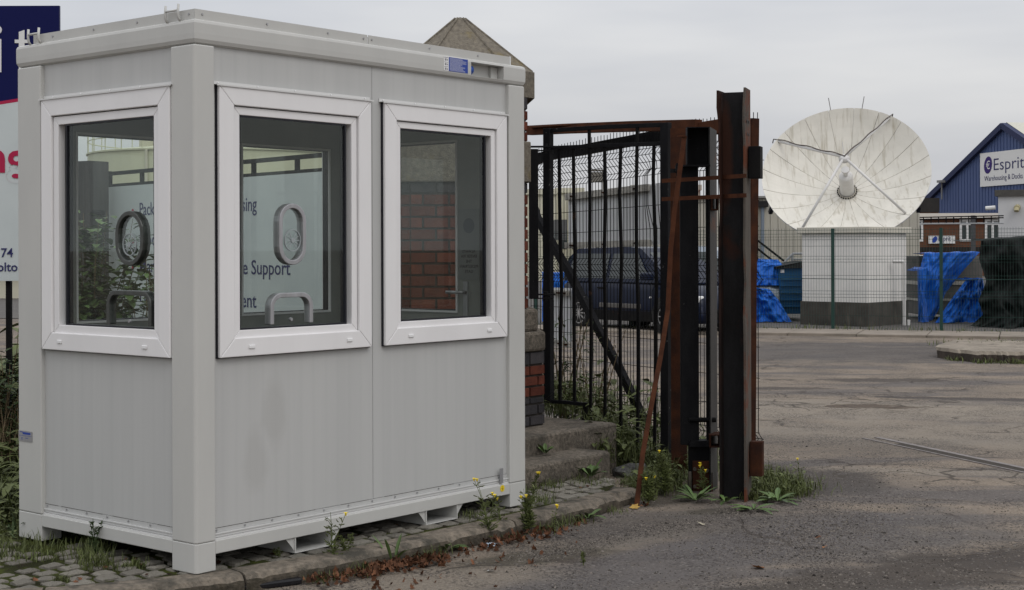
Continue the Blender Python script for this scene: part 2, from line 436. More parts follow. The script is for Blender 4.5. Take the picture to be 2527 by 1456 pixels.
def road_material():
    m = bpy.data.materials.new('worn road surface')
    m.use_nodes = True
    t = m.node_tree; n = t.nodes.new; l = t.links.new
    b = t.nodes['Principled BSDF']
    b.inputs['Roughness'].default_value = .9
    b.inputs['Specular IOR Level'].default_value = .25
    tcn = n('ShaderNodeTexCoord')
    V = tcn.outputs['Object']
    def noi(sc, st=(1, 1, 1), det=6, rz=0, rough=.62, dist=0, loc=(0, 0, 0)):
        mpp = n('ShaderNodeMapping'); mpp.inputs['Scale'].default_value = st; mpp.inputs['Rotation'].default_value = (0, 0, rz)
        mpp.inputs['Location'].default_value = loc
        l(V, mpp.inputs[0])
        q = n('ShaderNodeTexNoise'); q.inputs['Scale'].default_value = sc; q.inputs['Detail'].default_value = det; q.inputs['Roughness'].default_value = rough
        q.inputs['Distortion'].default_value = dist
        l(mpp.outputs[0], q.inputs['Vector'])
        return q.outputs['Fac']
    def mr(v, a, bb, c=0, d=1):
        r = n('ShaderNodeMapRange'); l(v, r.inputs['Value'])
        for i, x in zip((1, 2, 3, 4), (a, bb, c, d)): r.inputs[i].default_value = x
        return r.outputs[0]
    def mth(op, a, bb):
        q = n('ShaderNodeMath'); q.operation = op
        for s_, v in ((q.inputs[0], a), (q.inputs[1], bb)):
            if hasattr(v, 'is_linked'): l(v, s_)
            else: s_.default_value = v
        return q.outputs[0]
    def mix(f, a, bb):
        mx = n('ShaderNodeMix'); mx.data_type = 'RGBA'
        for s_, v in ((mx.inputs[0], f), (mx.inputs[6], a), (mx.inputs[7], bb)):
            if hasattr(v, 'is_linked'): l(v, s_)
            elif isinstance(v, (int, float)): s_.default_value = v
            else: s_.default_value = (*v, 1)
        return mx.outputs[2]
    edge = noi(2.6, det=7, loc=(3, 1, 0))
    def ell(cen, rx, ry, rot, soft=.5, wob=1.0):
        sb = n('ShaderNodeVectorMath'); sb.operation = 'SUBTRACT'; l(V, sb.inputs[0]); sb.inputs[1].default_value = (cen[0], cen[1], 0)
        vr = n('ShaderNodeVectorRotate'); vr.rotation_type = 'Z_AXIS'; l(sb.outputs[0], vr.inputs[0]); vr.inputs['Angle'].default_value = -rot
        dv = n('ShaderNodeVectorMath'); dv.operation = 'DIVIDE'; l(vr.outputs[0], dv.inputs[0]); dv.inputs[1].default_value = (rx, ry, 1)
        ln = n('ShaderNodeVectorMath'); ln.operation = 'LENGTH'; l(dv.outputs[0], ln.inputs[0])
        s_ = mth('ADD', ln.outputs['Value'], mth('MULTIPLY', mth('SUBTRACT', edge, .5), wob * 2))
        return mr(s_, 1 - soft / 2, 1 + soft / 2, 1, 0)
    tan = (.285, .228, .172); tan2 = (.205, .168, .131); grey = (.13, .113, .103); dark = (.062, .055, .050)
    base = mix(mr(noi(.9, det=8, rough=.66), .36, .62), tan, tan2)
    streak = noi(.42, (1, 3.4, 1), 7, .18, .6, .4)
    base = mix(mr(streak, .47, .60), base, grey)
    # dark resurfaced ramp, gravelly band round the posts, dusty and wet patches
    g = lambda x, y: (G(x, y).x, G(x, y).y)
    for (px, rx, ry, rot, c, a, so, wo) in [
            (g(2060, 868), 3.4, 2.2, -.10, (.095, .085, .080), .85, .6, .9),
            (g(1950, 1010), 3.4, .9, -.15, (.27, .232, .185), .85, .5, .8),
            (g(2420, 1075), 3.0, .9, -.2, (.245, .21, .168), .8, .5, .9),
            (g(2040, 1330), 1.15, .55, .55, (.115, .104, .098), .9, .8, .9),
            (g(1560, 1420), 1.8, .22, .62, (.12, .108, .104), .9, .6, .6),
            (g(1830, 1330), 1.5, .18, .62, (.115, .104, .102), .9, .6, .6),
            (g(1000, 1445), .75, .30, .55, (.235, .20, .16), .9, .6, .6),
            (g(1480, 1350), .85, .10, .75, (.23, .195, .158), .9, .6, .6),
            (g(2470, 1372), 1.1, .22, .40, (.052, .042, .034), .95, .7, 1.0),
            (g(2330, 1400), .9, .16, .40, (.060, .048, .039), .9, .7, .9),
            (g(2180, 1442), .95, .17, .30, (.062, .050, .041), .9, .7, .9),
            (g(2300, 1440), .5, .06, .1, (.060, .048, .039), .9, .6, .8),
            (g(2060, 1100), 1.0, .5, -.3, (.12, .10, .082), .6, .9, 1.1),
            (g(2330, 1165), 1.3, .14, -.2, (.26, .222, .178), .8, .5, 1.0),
            (g(1600, 1300), .9, .35, .7, (.088, .078, .070), .7, .9, .8),
            (g(1990, 1185), .55, .6, .1, (.065, .056, .050), .9, .4, .8),
            (g(1330, 1375), .45, .16, .5, (.075, .064, .045), .9, .5, .8),
            (g(1640, 1225), .45, .22, .9, (.050, .042, .030), .85, .6, .8),
            (g(1905, 1215), .28, .18, .2, (.050, .042, .030), .9, .5, .8),
            (g(1780, 1262), .30, .10, .3, (.060, .052, .036), .8, .5, .9),
            (g(2160, 938), .9, .24, -.06, (.075, .06, .048), .9, .4, 1.9),
            (g(1930, 958), .5, .16, -.1, (.075, .06, .048), .9, .4, 1.9),
            (g(2470, 986), 1.5, .15, -.24, (.065, .054, .047), .95, .4, 1.2),
            (g(2130, 1003), .42, .20, -.1, (.085, .058, .038), .9, .3, 1.7)]:
        base = mix(mth('MULTIPLY', ell(px, rx, ry, rot, so, wo), a), base, c)
    # aggregate and loose chips
    vor = n('ShaderNodeTexVoronoi'); vor.inputs['Scale'].default_value = 95; l(V, vor.inputs['Vector'])
    sp = n('ShaderNodeSeparateColor'); l(vor.outputs['Color'], sp.inputs[0])
    chip = mth('MULTIPLY', mr(sp.outputs[0], .60, .66), mr(noi(1.6, det=6, loc=(7, 2, 0)), .42, .56, .12, 1))
    base = mix(mth('MULTIPLY', chip, .8), base, (.045, .038, .036))
    chip2 = mr(sp.outputs[1], .965, .975)
    base = mix(mth('MULTIPLY', chip2, .35), base, (.36, .34, .31))
    vor3 = n('ShaderNodeTexVoronoi'); vor3.inputs['Scale'].default_value = 36; l(V, vor3.inputs['Vector'])
    sp3 = n('ShaderNodeSeparateColor'); l(vor3.outputs['Color'], sp3.inputs[0])
    base = mix(mth('MULTIPLY', mth('MULTIPLY', mr(sp3.outputs[0], .86, .88), mr(vor3.outputs['Distance'], .25, .5, 1, 0)), .6), base, (.05, .042, .036))
    fine = noi(60, det=3)
    base = mix(mr(fine, .3, .7, .0, .42), base, (.05, .045, .04))
    # cracks
    wob = n('ShaderNodeTexNoise'); wob.inputs['Scale'].default_value = 1.7; wob.inputs['Detail'].default_value = 5; l(V, wob.inputs['Vector'])
    av = n('ShaderNodeVectorMath'); av.operation = 'MULTIPLY_ADD'; l(wob.outputs['Color'], av.inputs[0]); av.inputs[1].default_value = (1.1, 1.1, 0); l(V, av.inputs[2])
    vc = n('ShaderNodeTexVoronoi'); vc.feature = 'DISTANCE_TO_EDGE'; vc.inputs['Scale'].default_value = .62; l(av.outputs[0], vc.inputs['Vector'])
    crk = mth('MULTIPLY', mr(vc.outputs['Distance'], .004, .016, 1, 0), mr(noi(.5, det=3, loc=(2, 9, 0)), .5, .58))
    base = mix(mth('MULTIPLY', crk, .75), base, (.045, .036, .030))
    vc2 = n('ShaderNodeTexVoronoi'); vc2.feature = 'DISTANCE_TO_EDGE'; vc2.inputs['Scale'].default_value = 1.7; l(av.outputs[0], vc2.inputs['Vector'])
    crk2 = mth('MULTIPLY', mr(vc2.outputs['Distance'], .012, .04, 1, 0), mth('MAXIMUM', ell(g(1960, 990), 1.7, 1.0, -.1, .5, .8), ell(g(2260, 1170), 1.1, .45, -.2, .5, .8)))
    base = mix(mth('MULTIPLY', crk2, .85), base, (.045, .036, .028))
    l(base, b.inputs['Base Color'])
    hgt = mth('ADD', mth('MULTIPLY', vor.outputs['Distance'], -.5), mth('MULTIPLY', noi(28, det=6), .8))
    hgt = mth('SUBTRACT', hgt, mth('MULTIPLY', crk, 1.5))
    bp = n('ShaderNodeBump'); bp.inputs['Strength'].default_value = .75; bp.inputs['Distance'].default_value = .012
    l(hgt, bp.inputs['Height']); l(bp.outputs[0], b.inputs['Normal'])
    return m
struct('road', mb, road_material(), recalc=False, smooth=True)

# yard behind the green fence, footway strip, broken concrete slab
FA, FB = G(1337, 800), G(2323, 822)                            # line of the green fence
FA = Vector((FB.x + (-9.6), FB.y + 9.6 * .346, 0))
FD = (FB - FA).normalized()
FNRM = Vector((-FD.y, FD.x, 0))
if FNRM.y < 0: FNRM = -FNRM
def FL(a, d, z=0): return FA + FD * a + FNRM * d + Vector((0, 0, z))
mb = MB()
mb.add([FL(-30, .12, .012), FL(40, .12, .012), FL(40, 60, .012), FL(-30, 60, .012)], [(0, 1, 2, 3)])
struct('yard', mb, m_far, recalc=False)
mb = MB()
for i in range(26):                                            # footway slabs between road and fence
    a0, a1 = -8 + i * 1.2, -8 + (i + 1) * 1.2 - .012
    p = [FL(a0, -1.55), FL(a1, -1.55), FL(a1, -.05), FL(a0, -.05)]
    z = .05 + R(-.004, .004)
    mb.add([(q.x, q.y, -.05) for q in p] + [(q.x, q.y, z) for q in p], [(4, 5, 6, 7), (0, 1, 5, 4), (1, 2, 6, 5), (3, 0, 4, 7), (2, 3, 7, 6)])
struct('footway', mb, m_pave, bev=.01)
# raised broken slab at the right
mb = MB()
sa, sb_ = G(2318, 884), G(2640, 892)
n = 46
front = []
for i in range(n + 1):
    f = i / n
    q = sa.lerp(sb_, f)
    q.y -= .12 + .5 * min(1, f * 7) + .22 * nz(f * 14, 1) + .08 * nz(f * 50, 5)
    front.append(q)
back = []
for i in range(n + 1):
    q = sa.lerp(sb_, i / n); dy_ = .55 + 1.15 * min(1, i / 6)
    back.append(q + Vector((dy_ * q.x / q.y, dy_, 0)))
for i in range(4): front[i].y += .25 * (4 - i) / 4
vs = []
for i in range(n + 1):
    z = .15 + .012 * nz(i * .7, 2)
    vs += [(front[i].x, front[i].y - .05 + .05 * nz(i, 7), -.02), (front[i].x, front[i].y + .03 * nz(i * 2.2, 3), z - .045), (front[i].x, front[i].y + .07, z), (back[i].x, back[i].y, z + .01), (back[i].x, back[i].y, -.02)]
fs = [(i * 5 + j, i * 5 + 5 + j, i * 5 + 6 + j, i * 5 + 1 + j) for i in range(n) for j in range(4)] + [(0, 1, 2, 3, 4), tuple(n * 5 + k for k in (4, 3, 2, 1, 0))]
mb.add(vs, fs)
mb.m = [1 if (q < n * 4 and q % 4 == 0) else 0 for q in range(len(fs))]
tag(obj('concrete_slab', mb, [M('broken slab concrete', (.26, .225, .18), (.17, .145, .115), 4, .95, 0, 1, 25, c3=(.05, .04, .03), s3=3, t3=(.56, .7)), M('slab darker broken face', (.050, .038, .028), (.028, .022, .017), 9, .95, 0, 1, 30)]),  # second material is darker, for the lower front face
    'broken raised edge of a concrete slab with weeds under it at the right', 'slab')

# rail set in the road
mb = MB()
r0, r1 = G(2150, 1081), G(2600, 1176)
dr = (r1 - r0).normalized(); dn = Vector((-dr.y, dr.x, 0))
for off, wd, h in ((-.080, .022, .010), (.055, .050, .013)):
    mb.beam(r0 + dn * off + Vector((0, 0, 0)), r1 + dn * off + Vector((0, 0, 0)), wd, .012)
mb2 = MB()
mb2.beam(r0 - dn * .020 + dr * .4, r1 - dn * .020, .098, .008)
rail = thing('tram_rail', 'short length of grooved rail sunk in the road at the right', 'rail')
for o in (obj('rail_head', mb, m_rail, rail), obj('groove', mb2, m_soil, rail)): pass

# ================================================================== kerb, bed, setts, steps
KF = [(-1.9, 1.5), (-1.45, .95), (-1.0, .50), (-.62, .18), (-.24, -.02), (.08, -.13), (.7, -.245), (1.3, -.26), (2.0, -.28), (2.75, -.255), (3.24, -.17), (3.46, -.06)]
def along(P, st):
    out = [Vector((*P[0], 0))]
    L_ = 0
    for a, b in zip(P, P[1:]):
        a, b = Vector((*a, 0)), Vector((*b, 0))
        k = max(1, round((b - a).length / st))
        out += [a.lerp(b, i / k) for i in range(1, k + 1)]
    return out
kp = along(KF, .03)
kerb = thing('kerb', 'chipped concrete kerb curving round the sett platform under the cabin', 'kerb')
i = 0
while i < len(kp) - 4:
    j = min(len(kp) - 1, i + 30)
    if len(kp) - 1 - j < 12: j = len(kp) - 1
    seg = kp[i:j + 1]
    mb = MB(); vs = []
    for q, p in enumerate(seg):
        t = (seg[min(len(seg) - 1, q + 1)] - seg[max(0, q - 1)]).normalized()
        inn = Vector((-t.y, t.x, 0))
        if q == 0: p = p + t * .006
        if q == len(seg) - 1: p = p - t * .006
        e = .004 * nz(p.x * 6, p.y * 6) + .004 * nz(p.x * 31, p.y * 31)
        chip = max(0, nz(p.x * 13, p.y * 13, 4) - .22) * .05 + max(0, nz(p.x * 40, p.y * 40, 8)) * .008
        last = max(0, (p.x - 2.9) / .55)
        if 3.02 < p.x < 3.2: chip += .035 + .01 * nz(p.x * 50, 3)
        zt = FZ - .004 - .03 * last
        for off, z in ((-.004, -.06), (0 + e, zt * .5), (.004 + e, zt - .028 - chip), (.016 + e + chip, zt - .008 - chip * .6), (.04 + chip, zt + .003 * nz(p.x * 20, p.y * 20) + .002 * nz(p.x * 60, p.y * 60)), (.15, zt + .001), (.15, -.06)):
            r = p + inn * off
            vs.append(K(r.x, r.y, z))
    m_ = 7; kk = len(seg)
    fs = [(a * m_ + b, a * m_ + m_ + b, a * m_ + m_ + b + 1, a * m_ + b + 1) for a in range(kk - 1) for b in range(m_ - 1)]
    fs += [tuple(range(m_)), tuple((kk - 1) * m_ + b for b in range(m_ - 1, -1, -1))]
    mb.add(vs, fs)
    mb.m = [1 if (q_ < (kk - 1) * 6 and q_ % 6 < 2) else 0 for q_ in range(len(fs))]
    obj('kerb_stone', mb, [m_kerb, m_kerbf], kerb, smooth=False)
    i = j
inner = []
for q, p in enumerate(kp):
    t = (kp[min(len(kp) - 1, q + 1)] - kp[max(0, q - 1)]).normalized()
    inner.append(p + Vector((-t.y, t.x, 0)) * .148)
mb = MB()
vs = []
NB = 30
for q in inner:
    far = Vector((q.x if q.x > -.3 else -.3 - (-.3 - q.x) * .2, 4.6, 0))
    if q.x < -.3: far = Vector((q.x + .0, 4.6, 0))
    for k in range(NB + 1):
        f = (k / NB) ** 1.5
        r = Vector((q.x, q.y + (far.y - q.y) * f, 0))
        wpt = K(r.x, r.y, 0)
        vs.append((wpt.x, wpt.y, .0755 + .010 * nz(wpt.x * 4, wpt.y * 4) + .006 * nz(wpt.x * 15, wpt.y * 15)))
for a in range(len(inner) - 1):
    for k in range(NB):
        b = a * (NB + 1) + k
        mb.f.append((b, b + NB + 1, b + NB + 2, b + 1)); mb.m.append(0)
mb.v = [tuple(v) for v in vs]
struct('platform', mb, m_bed, recalc=False, smooth=True)

# granite setts: one thing per laid stone
def sett_mesh(seed):
    rr = random.Random(seed)
    n = 5
    vs = []
    for j in range(n + 1):
        for i_ in range(n + 1):
            x, y = i_ / n - .5, j / n - .5
            cx_ = x * (1 + .08 * nz(j * .9 + seed, 3)); cy_ = y * (1 + .08 * nz(i_ * .9, seed))
            d = max(abs(x), abs(y)) * 2
            z = .012 * (1 - d ** 3) + .07 * nz(x * 2.2 + seed * 3.1, y * 2.2)
            k = 1 - .05 * (abs(x) * 2) ** 3 * (abs(y) * 2) ** 3
            vs.append((cx_ * k, cy_ * k, z * .12 * 1.2 - (.006 if d > .99 else 0)))
    fs = [(j * (n + 1) + i_, j * (n + 1) + i_ + 1, (j + 1) * (n + 1) + i_ + 1, (j + 1) * (n + 1) + i_) for j in range(n) for i_ in range(n)]
    ring = [i_ for i_ in range(n + 1)] + [j * (n + 1) + n for j in range(1, n + 1)] + [n * (n + 1) + i_ for i_ in range(n - 1, -1, -1)] + [j * (n + 1) for j in range(n - 1, 0, -1)]
    b = len(vs)
    for r in ring:
        vs.append((vs[r][0] * 1.04, vs[r][1] * 1.04, -.07))
    m_ = len(ring)
    fs += [(ring[(i_ + 1) % m_], ring[i_], b + i_, b + (i_ + 1) % m_) for i_ in range(m_)]
    mb = MB().add(vs, fs)
    return mb.mesh('sett', m_sett, smooth=False)
SM = [sett_mesh(k) for k in range(8)]
setts = thing('sett_paving', 'mossy granite setts laid in rows behind the kerb and under the cabin', 'paving')
def front_t(s):
    for a, b in zip(KF, KF[1:]):
        if a[0] <= s <= b[0]: return a[1] + (b[1] - a[1]) * (s - a[0]) / (b[0] - a[0])
    return 9
spots = []
row = 0
t = -.22
while t < 2.6:
    s = -1.9 + (row % 2) * .07
    while s < 3.62:
        wd = R(.115, .150) if s < 2 else R(.11, .135)
        lim = .32 if s > 2.2 else (1.15 if s > -.05 else 1.9)
        if front_t(s + wd / 2) + .150 + wd * .25 < t < lim:
            q = K(s + wd / 2, t)
            inview = abs(q.x) < .36 * q.y and q.y > 6.2
            covered = s < .1 and (t > .75 and random.random() < .5)
            hidden = .1 < s < 2.2 and t > .62
            if inview and not covered and not hidden:
                gap = .034 if s < .3 else .020
                spots.append((q.y, Matrix.Translation((q.x, q.y, .086 + R(-.004, .005))) @ Matrix.Rotation(YAW + R(-.07, .07), 4, 'Z') @ Matrix.Rotation(R(-.03, .03), 4, 'X') @ Matrix.Diagonal((wd - gap, .103 - gap * .8, .7, 1))))
        s += wd + .004
    t += .104
    row += 1
spots.sort(key=lambda q: q[0])
rest = MB()
for k, (_, Xs) in enumerate(spots):
    me = random.choice(SM)
    if k < 300: link('sett', me, setts).matrix_local = Xs
    else: rest.add([v.co for v in me.vertices], [tuple(p.vertices) for p in me.polygons], 0, Xs)
if rest.v: tag(obj('sett_field', rest, m_sett, setts, recalc=False), kind='stuff')

# steps up to the pier
steps = thing('stone_steps', 'two worn concrete steps leading up to the brick pier beside the gate', 'steps')
def worn_block(s0, s1, t0, t1, z0, z1, seed):
    n = 130
    vs = []
    for i in range(n + 1):
        s = s0 + (s1 - s0) * i / n
        e = .006 * nz(s * 5, seed) + .004 * nz(s * 35, seed)
        c = max(0, nz(s * 9, seed * 3.3) - .25) * .035 + max(0, nz(s * 45, seed)) * .008
        for tt, z in ((t0 + e * .5, z0), (t0 + e, z1 - .018 - c), (t0 + .008 + e, z1 - .005 - c * .6), (t0 + .045, z1 + .003 * nz(s * 9, 2)), ((t0 + t1) / 2, z1 - .008), (t1, z1), (t1, z0)):
            vs.append(K(s, tt, z))
    m_ = 7
    fs = [(a * m_ + b, a * m_ + m_ + b, a * m_ + m_ + b + 1, a * m_ + b + 1) for a in range(n) for b in range(m_ - 1)]
    fs += [tuple(range(m_)), tuple(n * m_ + b for b in range(m_ - 1, -1, -1))]
    return MB().add(vs, fs)
obj('step', worn_block(2.2, 3.72, .351, 1.3, .0, .2245, 1), m_conc, steps)
obj('step', worn_block(2.2, 4.20, .644, 2.9, .0, .3485, 2), m_conc, steps)

# ================================================================== octagonal brick pier
PA = math.radians(5.5)
PC = K(3.63, 1.59, 0)
pier = thing('gate_pier', 'chamfered brick pier with stone band and pointed cap behind the cabin', 'pier', (PC.x, PC.y, 0), PA)
def octo(h, c): return [(-h + c, -h), (h - c, -h), (h, -h + c), (h, h - c), (h - c, h), (-h + c, h), (-h, h - c), (-h, -h + c)]
core = MB()
core.prism(octo(.428, .058), 1.10, 2.62)
core.prism(octo(.548, .235), .30, .90)
obj('mortar_core', core, m_mort, pier)
st = MB()
st.prism(octo(.462, .07), 2.03, 2.31)
obj('stone_band', st, m_cap, pier, bev=.008)
st = MB()
st.prism(octo(.565, .22), .865, 1.0)
obj('stone_course', st, m_conc, pier, bev=.02)
st = MB()
st.prism(octo(.515, .18), 1.0, 1.155)
obj('stone_course', st, m_conc, pier, bev=.02)
cp = MB()
ob, ot = octo(.50, .21), octo(.50, .21)
n8 = 8
vs = [(x, y, 2.62) for x, y in ob] + [(x, y, 2.80) for x, y in ot] + [(x * .97, y * .97, 2.805) for x, y in ot] + [(x * .07, y * .07, 3.21) for x, y in ot] + [(0, 0, 3.225)]
fs = [tuple(range(7, -1, -1))] + [(r * 8 + i, r * 8 + (i + 1) % 8, r * 8 + 8 + (i + 1) % 8, r * 8 + 8 + i) for r in range(3) for i in range(8)] + [(24 + i, 24 + (i + 1) % 8, 32) for i in range(8)]
cp.add(vs, fs)
obj('cap_stone', cp, m_cap, pier)
rb = MB()
for i in range(8):
    a = Vector((ot[i][0] * .97, ot[i][1] * .97, 2.805)); b = Vector((ot[i][0] * .07, ot[i][1] * .07, 3.212))
    rb.tube([a, b], .009, 5)
obj('cap_ribs', rb, m_cap, pier)
def brick_me(L, h, dpt, mat, nm):
    e = .004
    mb = MB()
    vs = [(x * L / 2, 0 if 1 else 0, z * h / 2) for x in (-1, 1) for z in (-1, 1)]
    mb.add([(-L / 2, .02, -h / 2), (L / 2, .02, -h / 2), (L / 2, .02, h / 2), (-L / 2, .02, h / 2), (-L / 2 + e, -dpt, -h / 2 + e), (L / 2 - e, -dpt, -h / 2 + e), (L / 2 - e, -dpt, h / 2 - e), (-L / 2 + e, -dpt, h / 2 - e)],
           [(4, 5, 6, 7), (0, 1, 5, 4), (1, 2, 6, 5), (2, 3, 7, 6), (3, 0, 4, 7)])
    return mb.mesh(nm, mat)
bcache = {}
def lay(h, c, z0, z1, dark, proud=.012, faces=(0, 1, 2), first=0, course=.077):
    P = octo(h, c)
    nrow = max(1, round((z1 - z0) / course))
    ch = (z1 - z0) / nrow
    for r in range(nrow):
        zc = z0 + (r + .5) * ch
        for fi in faces:
            a, b = Vector((*P[fi], 0)), Vector((*P[(fi + 1) % 8], 0))
            L_ = (b - a).length; d = (b - a).normalized(); nrm = Vector((d.y, -d.x, 0))
            bl = .178
            x = -(bl / 2 if (r + first) % 2 else 0)
            while x < L_ - .02:
                x0, x1 = max(0, x), min(L_, x + bl)
                if x1 - x0 > .03:
                    wd = round(x1 - x0 - .010, 3)
                    key = (wd, round(ch, 3), dark)
                    if key not in bcache: bcache[key] = brick_me(wd, ch - .010, .004, m_brickd if dark else m_brick, 'brick')
                    p = a + d * ((x0 + x1) / 2) + nrm * (R(0, .003)); p.z = zc
                    o = link('brick', bcache[key], pier)
                    ang = math.atan2(d.y, d.x)
                    o.matrix_local = Matrix.Translation(p) @ Matrix.Rotation(ang, 4, 'Z')
                x += bl
lay(.436, .062, 1.155, 1.95, False, faces=(0, 1, 2, 7))
lay(.436, .062, 1.95, 2.03, True, faces=(0, 1, 2, 7))
lay(.436, .062, 2.31, 2.53, False)
lay(.436, .062, 2.53, 2.62, True)
lay(.556, .24, .35, .50, True, faces=(1, 2))
lay(.556, .24, .50, .55, True, faces=(1,), course=.05)
lay(.556, .24, .55, .77, False, faces=(1, 2))
lay(.556, .24, .77, .865, True, faces=(1, 2))

# ================================================================== cabin
CL, CW, CH = 2.402, 1.4518, 2.54
cab = thing('guard_cabin', 'pale grey steel site cabin with three white framed windows standing on the kerb', 'cabin', (NX, NY, FZ), YAW)
ZB, ZJ = 2.425, .136
# roof frame with rounded edges: a C shaped fascia around
def ring_boxes(mb, o, i, z0, z1, L=CL, W=CW):
    mb.box(o, L - o, o, i, z0, z1); mb.box(o, L - o, W - i, W - o, z0, z1)
    mb.box(o, i, i, W - i, z0, z1); mb.box(L - i, L - o, i, W - i, z0, z1)
# front fascia has a socket recess near its right end, so it is built in pieces
rf = MB()
rx0, rx1, rz0, rz1 = 1.922, 2.205, 2.447, 2.522
def prof_beam(mb, s0, s1, X, m0=0, m1=0, P=None):                      # rounded fascia profile swept along +x; y = 0 is the outer face
    P = P or [(.060, ZB), (.022, ZB + .001), (.008, ZB + .008), (.001, ZB + .024), (0, ZB + .05), (0, CH - .018), (.004, CH - .006), (.014, CH), (.060, CH)]
    vs = [(s + m * y, y, z) for s, m in ((s0, m0), (s1, m1)) for y, z in P]
    k = len(P)
    mb.add(vs, [(i, (i + 1) % k, k + (i + 1) % k, k + i) for i in range(k)] + [tuple(range(k))[::-1], tuple(range(k, 2 * k))], 0, X)
I4 = Matrix.Identity(4)
prof_beam(rf, .0, rx0, I4, 1, 0)
prof_beam(rf, rx1, CL, I4, 0, -1)
prof_beam(rf, rx0, rx1, I4, P=[(.060, ZB), (.022, ZB + .001), (.008, ZB + .008), (.001, rz0 - .001), (.003, rz0), (.060, rz0)])
prof_beam(rf, rx0, rx1, I4, P=[(.060, rz1), (.002, rz1), (0, rz1 + .001), (.004, CH - .006), (.014, CH), (.060, CH)])
rf.box(rx0, rx1, .062, .068, ZB + .002, CH - .002)
XL = Matrix(((0, 1, 0, 0), (1, 0, 0, 0), (0, 0, 1, 0), (0, 0, 0, 1)))   # x face: swap
prof_beam(rf, 0, CW, XL, 1, -1)
XB = Matrix(((1, 0, 0, 0), (0, -1, 0, CW), (0, 0, 1, 0), (0, 0, 0, 1)))
prof_beam(rf, 0, CL, XB, 1, -1)
XR = Matrix(((0, -1, 0, CL), (1, 0, 0, 0), (0, 0, 1, 0), (0, 0, 0, 1)))
prof_beam(rf, 0, CW, XR, 1, -1)
obj('roof_frame', rf, m_cab, cab)
mb = MB().box(.062, CL - .062, .070, CW - .062, 2.47, 2.53)
obj('roof_deck', mb, m_ceil, cab)
mb = MB().box(.065, CL - .065, .072, CW - .065, 2.30, 2.325)
obj('ceiling', mb, m_ceil, cab)
# socket recess lining and blue inlet cap
mb = MB()
mb.box(rx0 - .003, rx0 + .002, .002, .058, rz0, rz1)
mb.box(rx1 - .06, rx1 - .004, .045, .0615, rz0 + .004, rz1 - .004)
obj('socket_recess', mb, m_cab, cab)
mb = MB().lathe([(0, 0), (.022, 0), (.026, .006), (.026, .03), (0, .03)], 16, Matrix.Translation((rx0 + .004, .035, 2.482)) @ Matrix.Rotation(PI / 2, 4, 'Y'))
obj('inlet_cap', mb, m_plug, cab, smooth=True)
# flashing upstand on the roof, lapped strips with screws
fl = MB()
a = .018
for s0, s1 in ((a, 1.128), (1.136, CL - .115)):
    o_ = obj('roof_flashing', MB().box(s0, s1, a, a + .003, CH - .001, CH + .047), m_track if 0 else m_cab, cab)
obj('roof_flashing', MB().box(a, a + .003, a + .004, CW - .13, CH - .001, CH + .047), m_cab, cab)
mb = MB()
mb.box(CL - .122, CL - .114, a - .002, a + .005, CH, CH + .049)
mb.box(.022, CL - .12, .022, CW - .14, CH - .0005, CH + .038)
obj('roof_cover', mb, m_galv, cab)
sc_ = MB()
for s in (.06, .45, .85, 1.10, 1.16, 1.6, 2.0): sc_.tube([(s, a - .004, CH + .026), (s, a, CH + .026)], .005, 8)
for t_ in (.06, .45, .8, 1.15): sc_.tube([(a - .004, t_, CH + .026), (a, t_, CH + .026)], .005, 8)
tag(obj('flashing_screws', sc_, m_alu, cab), kind='stuff')
# lashing hooks
for t_ in (.16, 1.29):
    mb = MB()
    for dt in (-.047, .047):
        mb.tube([(.012, t_ + dt, CH - .004), (.000, t_ + dt, CH + .012), (-.004, t_ + dt, CH + .035), (-.001, t_ + dt, CH + .076)], .0062, 8)
    mb.tube([(-.003, t_ - .047, CH + .048), (-.003, t_ + .047, CH + .048)], .0055, 8)
    obj('lifting_hook', mb, m_cab, cab, smooth=True)
# corner posts
for (sx, sy) in ((0, 0), (1, 0), (0, 1), (1, 1)):
    X = Matrix.Translation((CL * sx, CW * sy, 0)) @ Matrix.Diagonal((-1 if sx else 1, -1 if sy else 1, 1, 1))
    pw = .117 if sx == 0 else .15
    pt = .175 if sx == 0 and sy == 0 else (.215 if sy else .15)
    pl = [(.001, .012), (.012, .001), (pw, .001), (pw, .05), (.05, .05), (.05, pt), (.001, pt)]
    obj('corner_post', MB().prism(pl, ZJ + .0012, ZB - .0012, X), m_cab, cab, bev=.006)
    # corner casting and foot
    pf = [(.001, .012), (.012, .001), (pw, .001), (pw, .12), (.12, pt), (.001, pt)]
    obj('corner_foot', MB().prism(pf, 0, ZJ, X), m_cab, cab, bev=.004)
# bottom rails
for nm, bx in (('f', (.1175, CL - .1505, .002, .05)), ('b', (.1175, CL - .1505, CW - .05, CW - .002))):
    obj('bottom_rail', MB().box(*bx, .076, ZJ + .001), m_cab, cab, bev=.003)
for bx in ((.002, .05, .1755, CW - .216), (CL - .05, CL - .002, .151, CW - .216)):
    obj('bottom_rail', MB().box(*bx, .076, ZJ + .001), m_cab, cab, bev=.003)
# forklift pockets
for s0, s1 in ((.608, .865), (1.547, 1.802)):
    mb = MB()
    mb.box(s0, s0 + .006, .004, .6, .004, .0755); mb.box(s1 - .006, s1, .004, .6, .004, .0755)
    mb.box(s0, s1, .004, .6, 0, .0045)
    for sg, s_ in ((-1, s0), (1, s1)):
        X = Matrix(((sg, 0, 0, s_), (0, 0, -1, .012), (0, 1, 0, 0), (0, 0, 0, 1)))
        mb.prism([(0, .012), (0, .0755), (.055, .0755), (.03, .05)], -.004, 0, X)
    obj('forklift_pocket', mb, m_cab, cab)
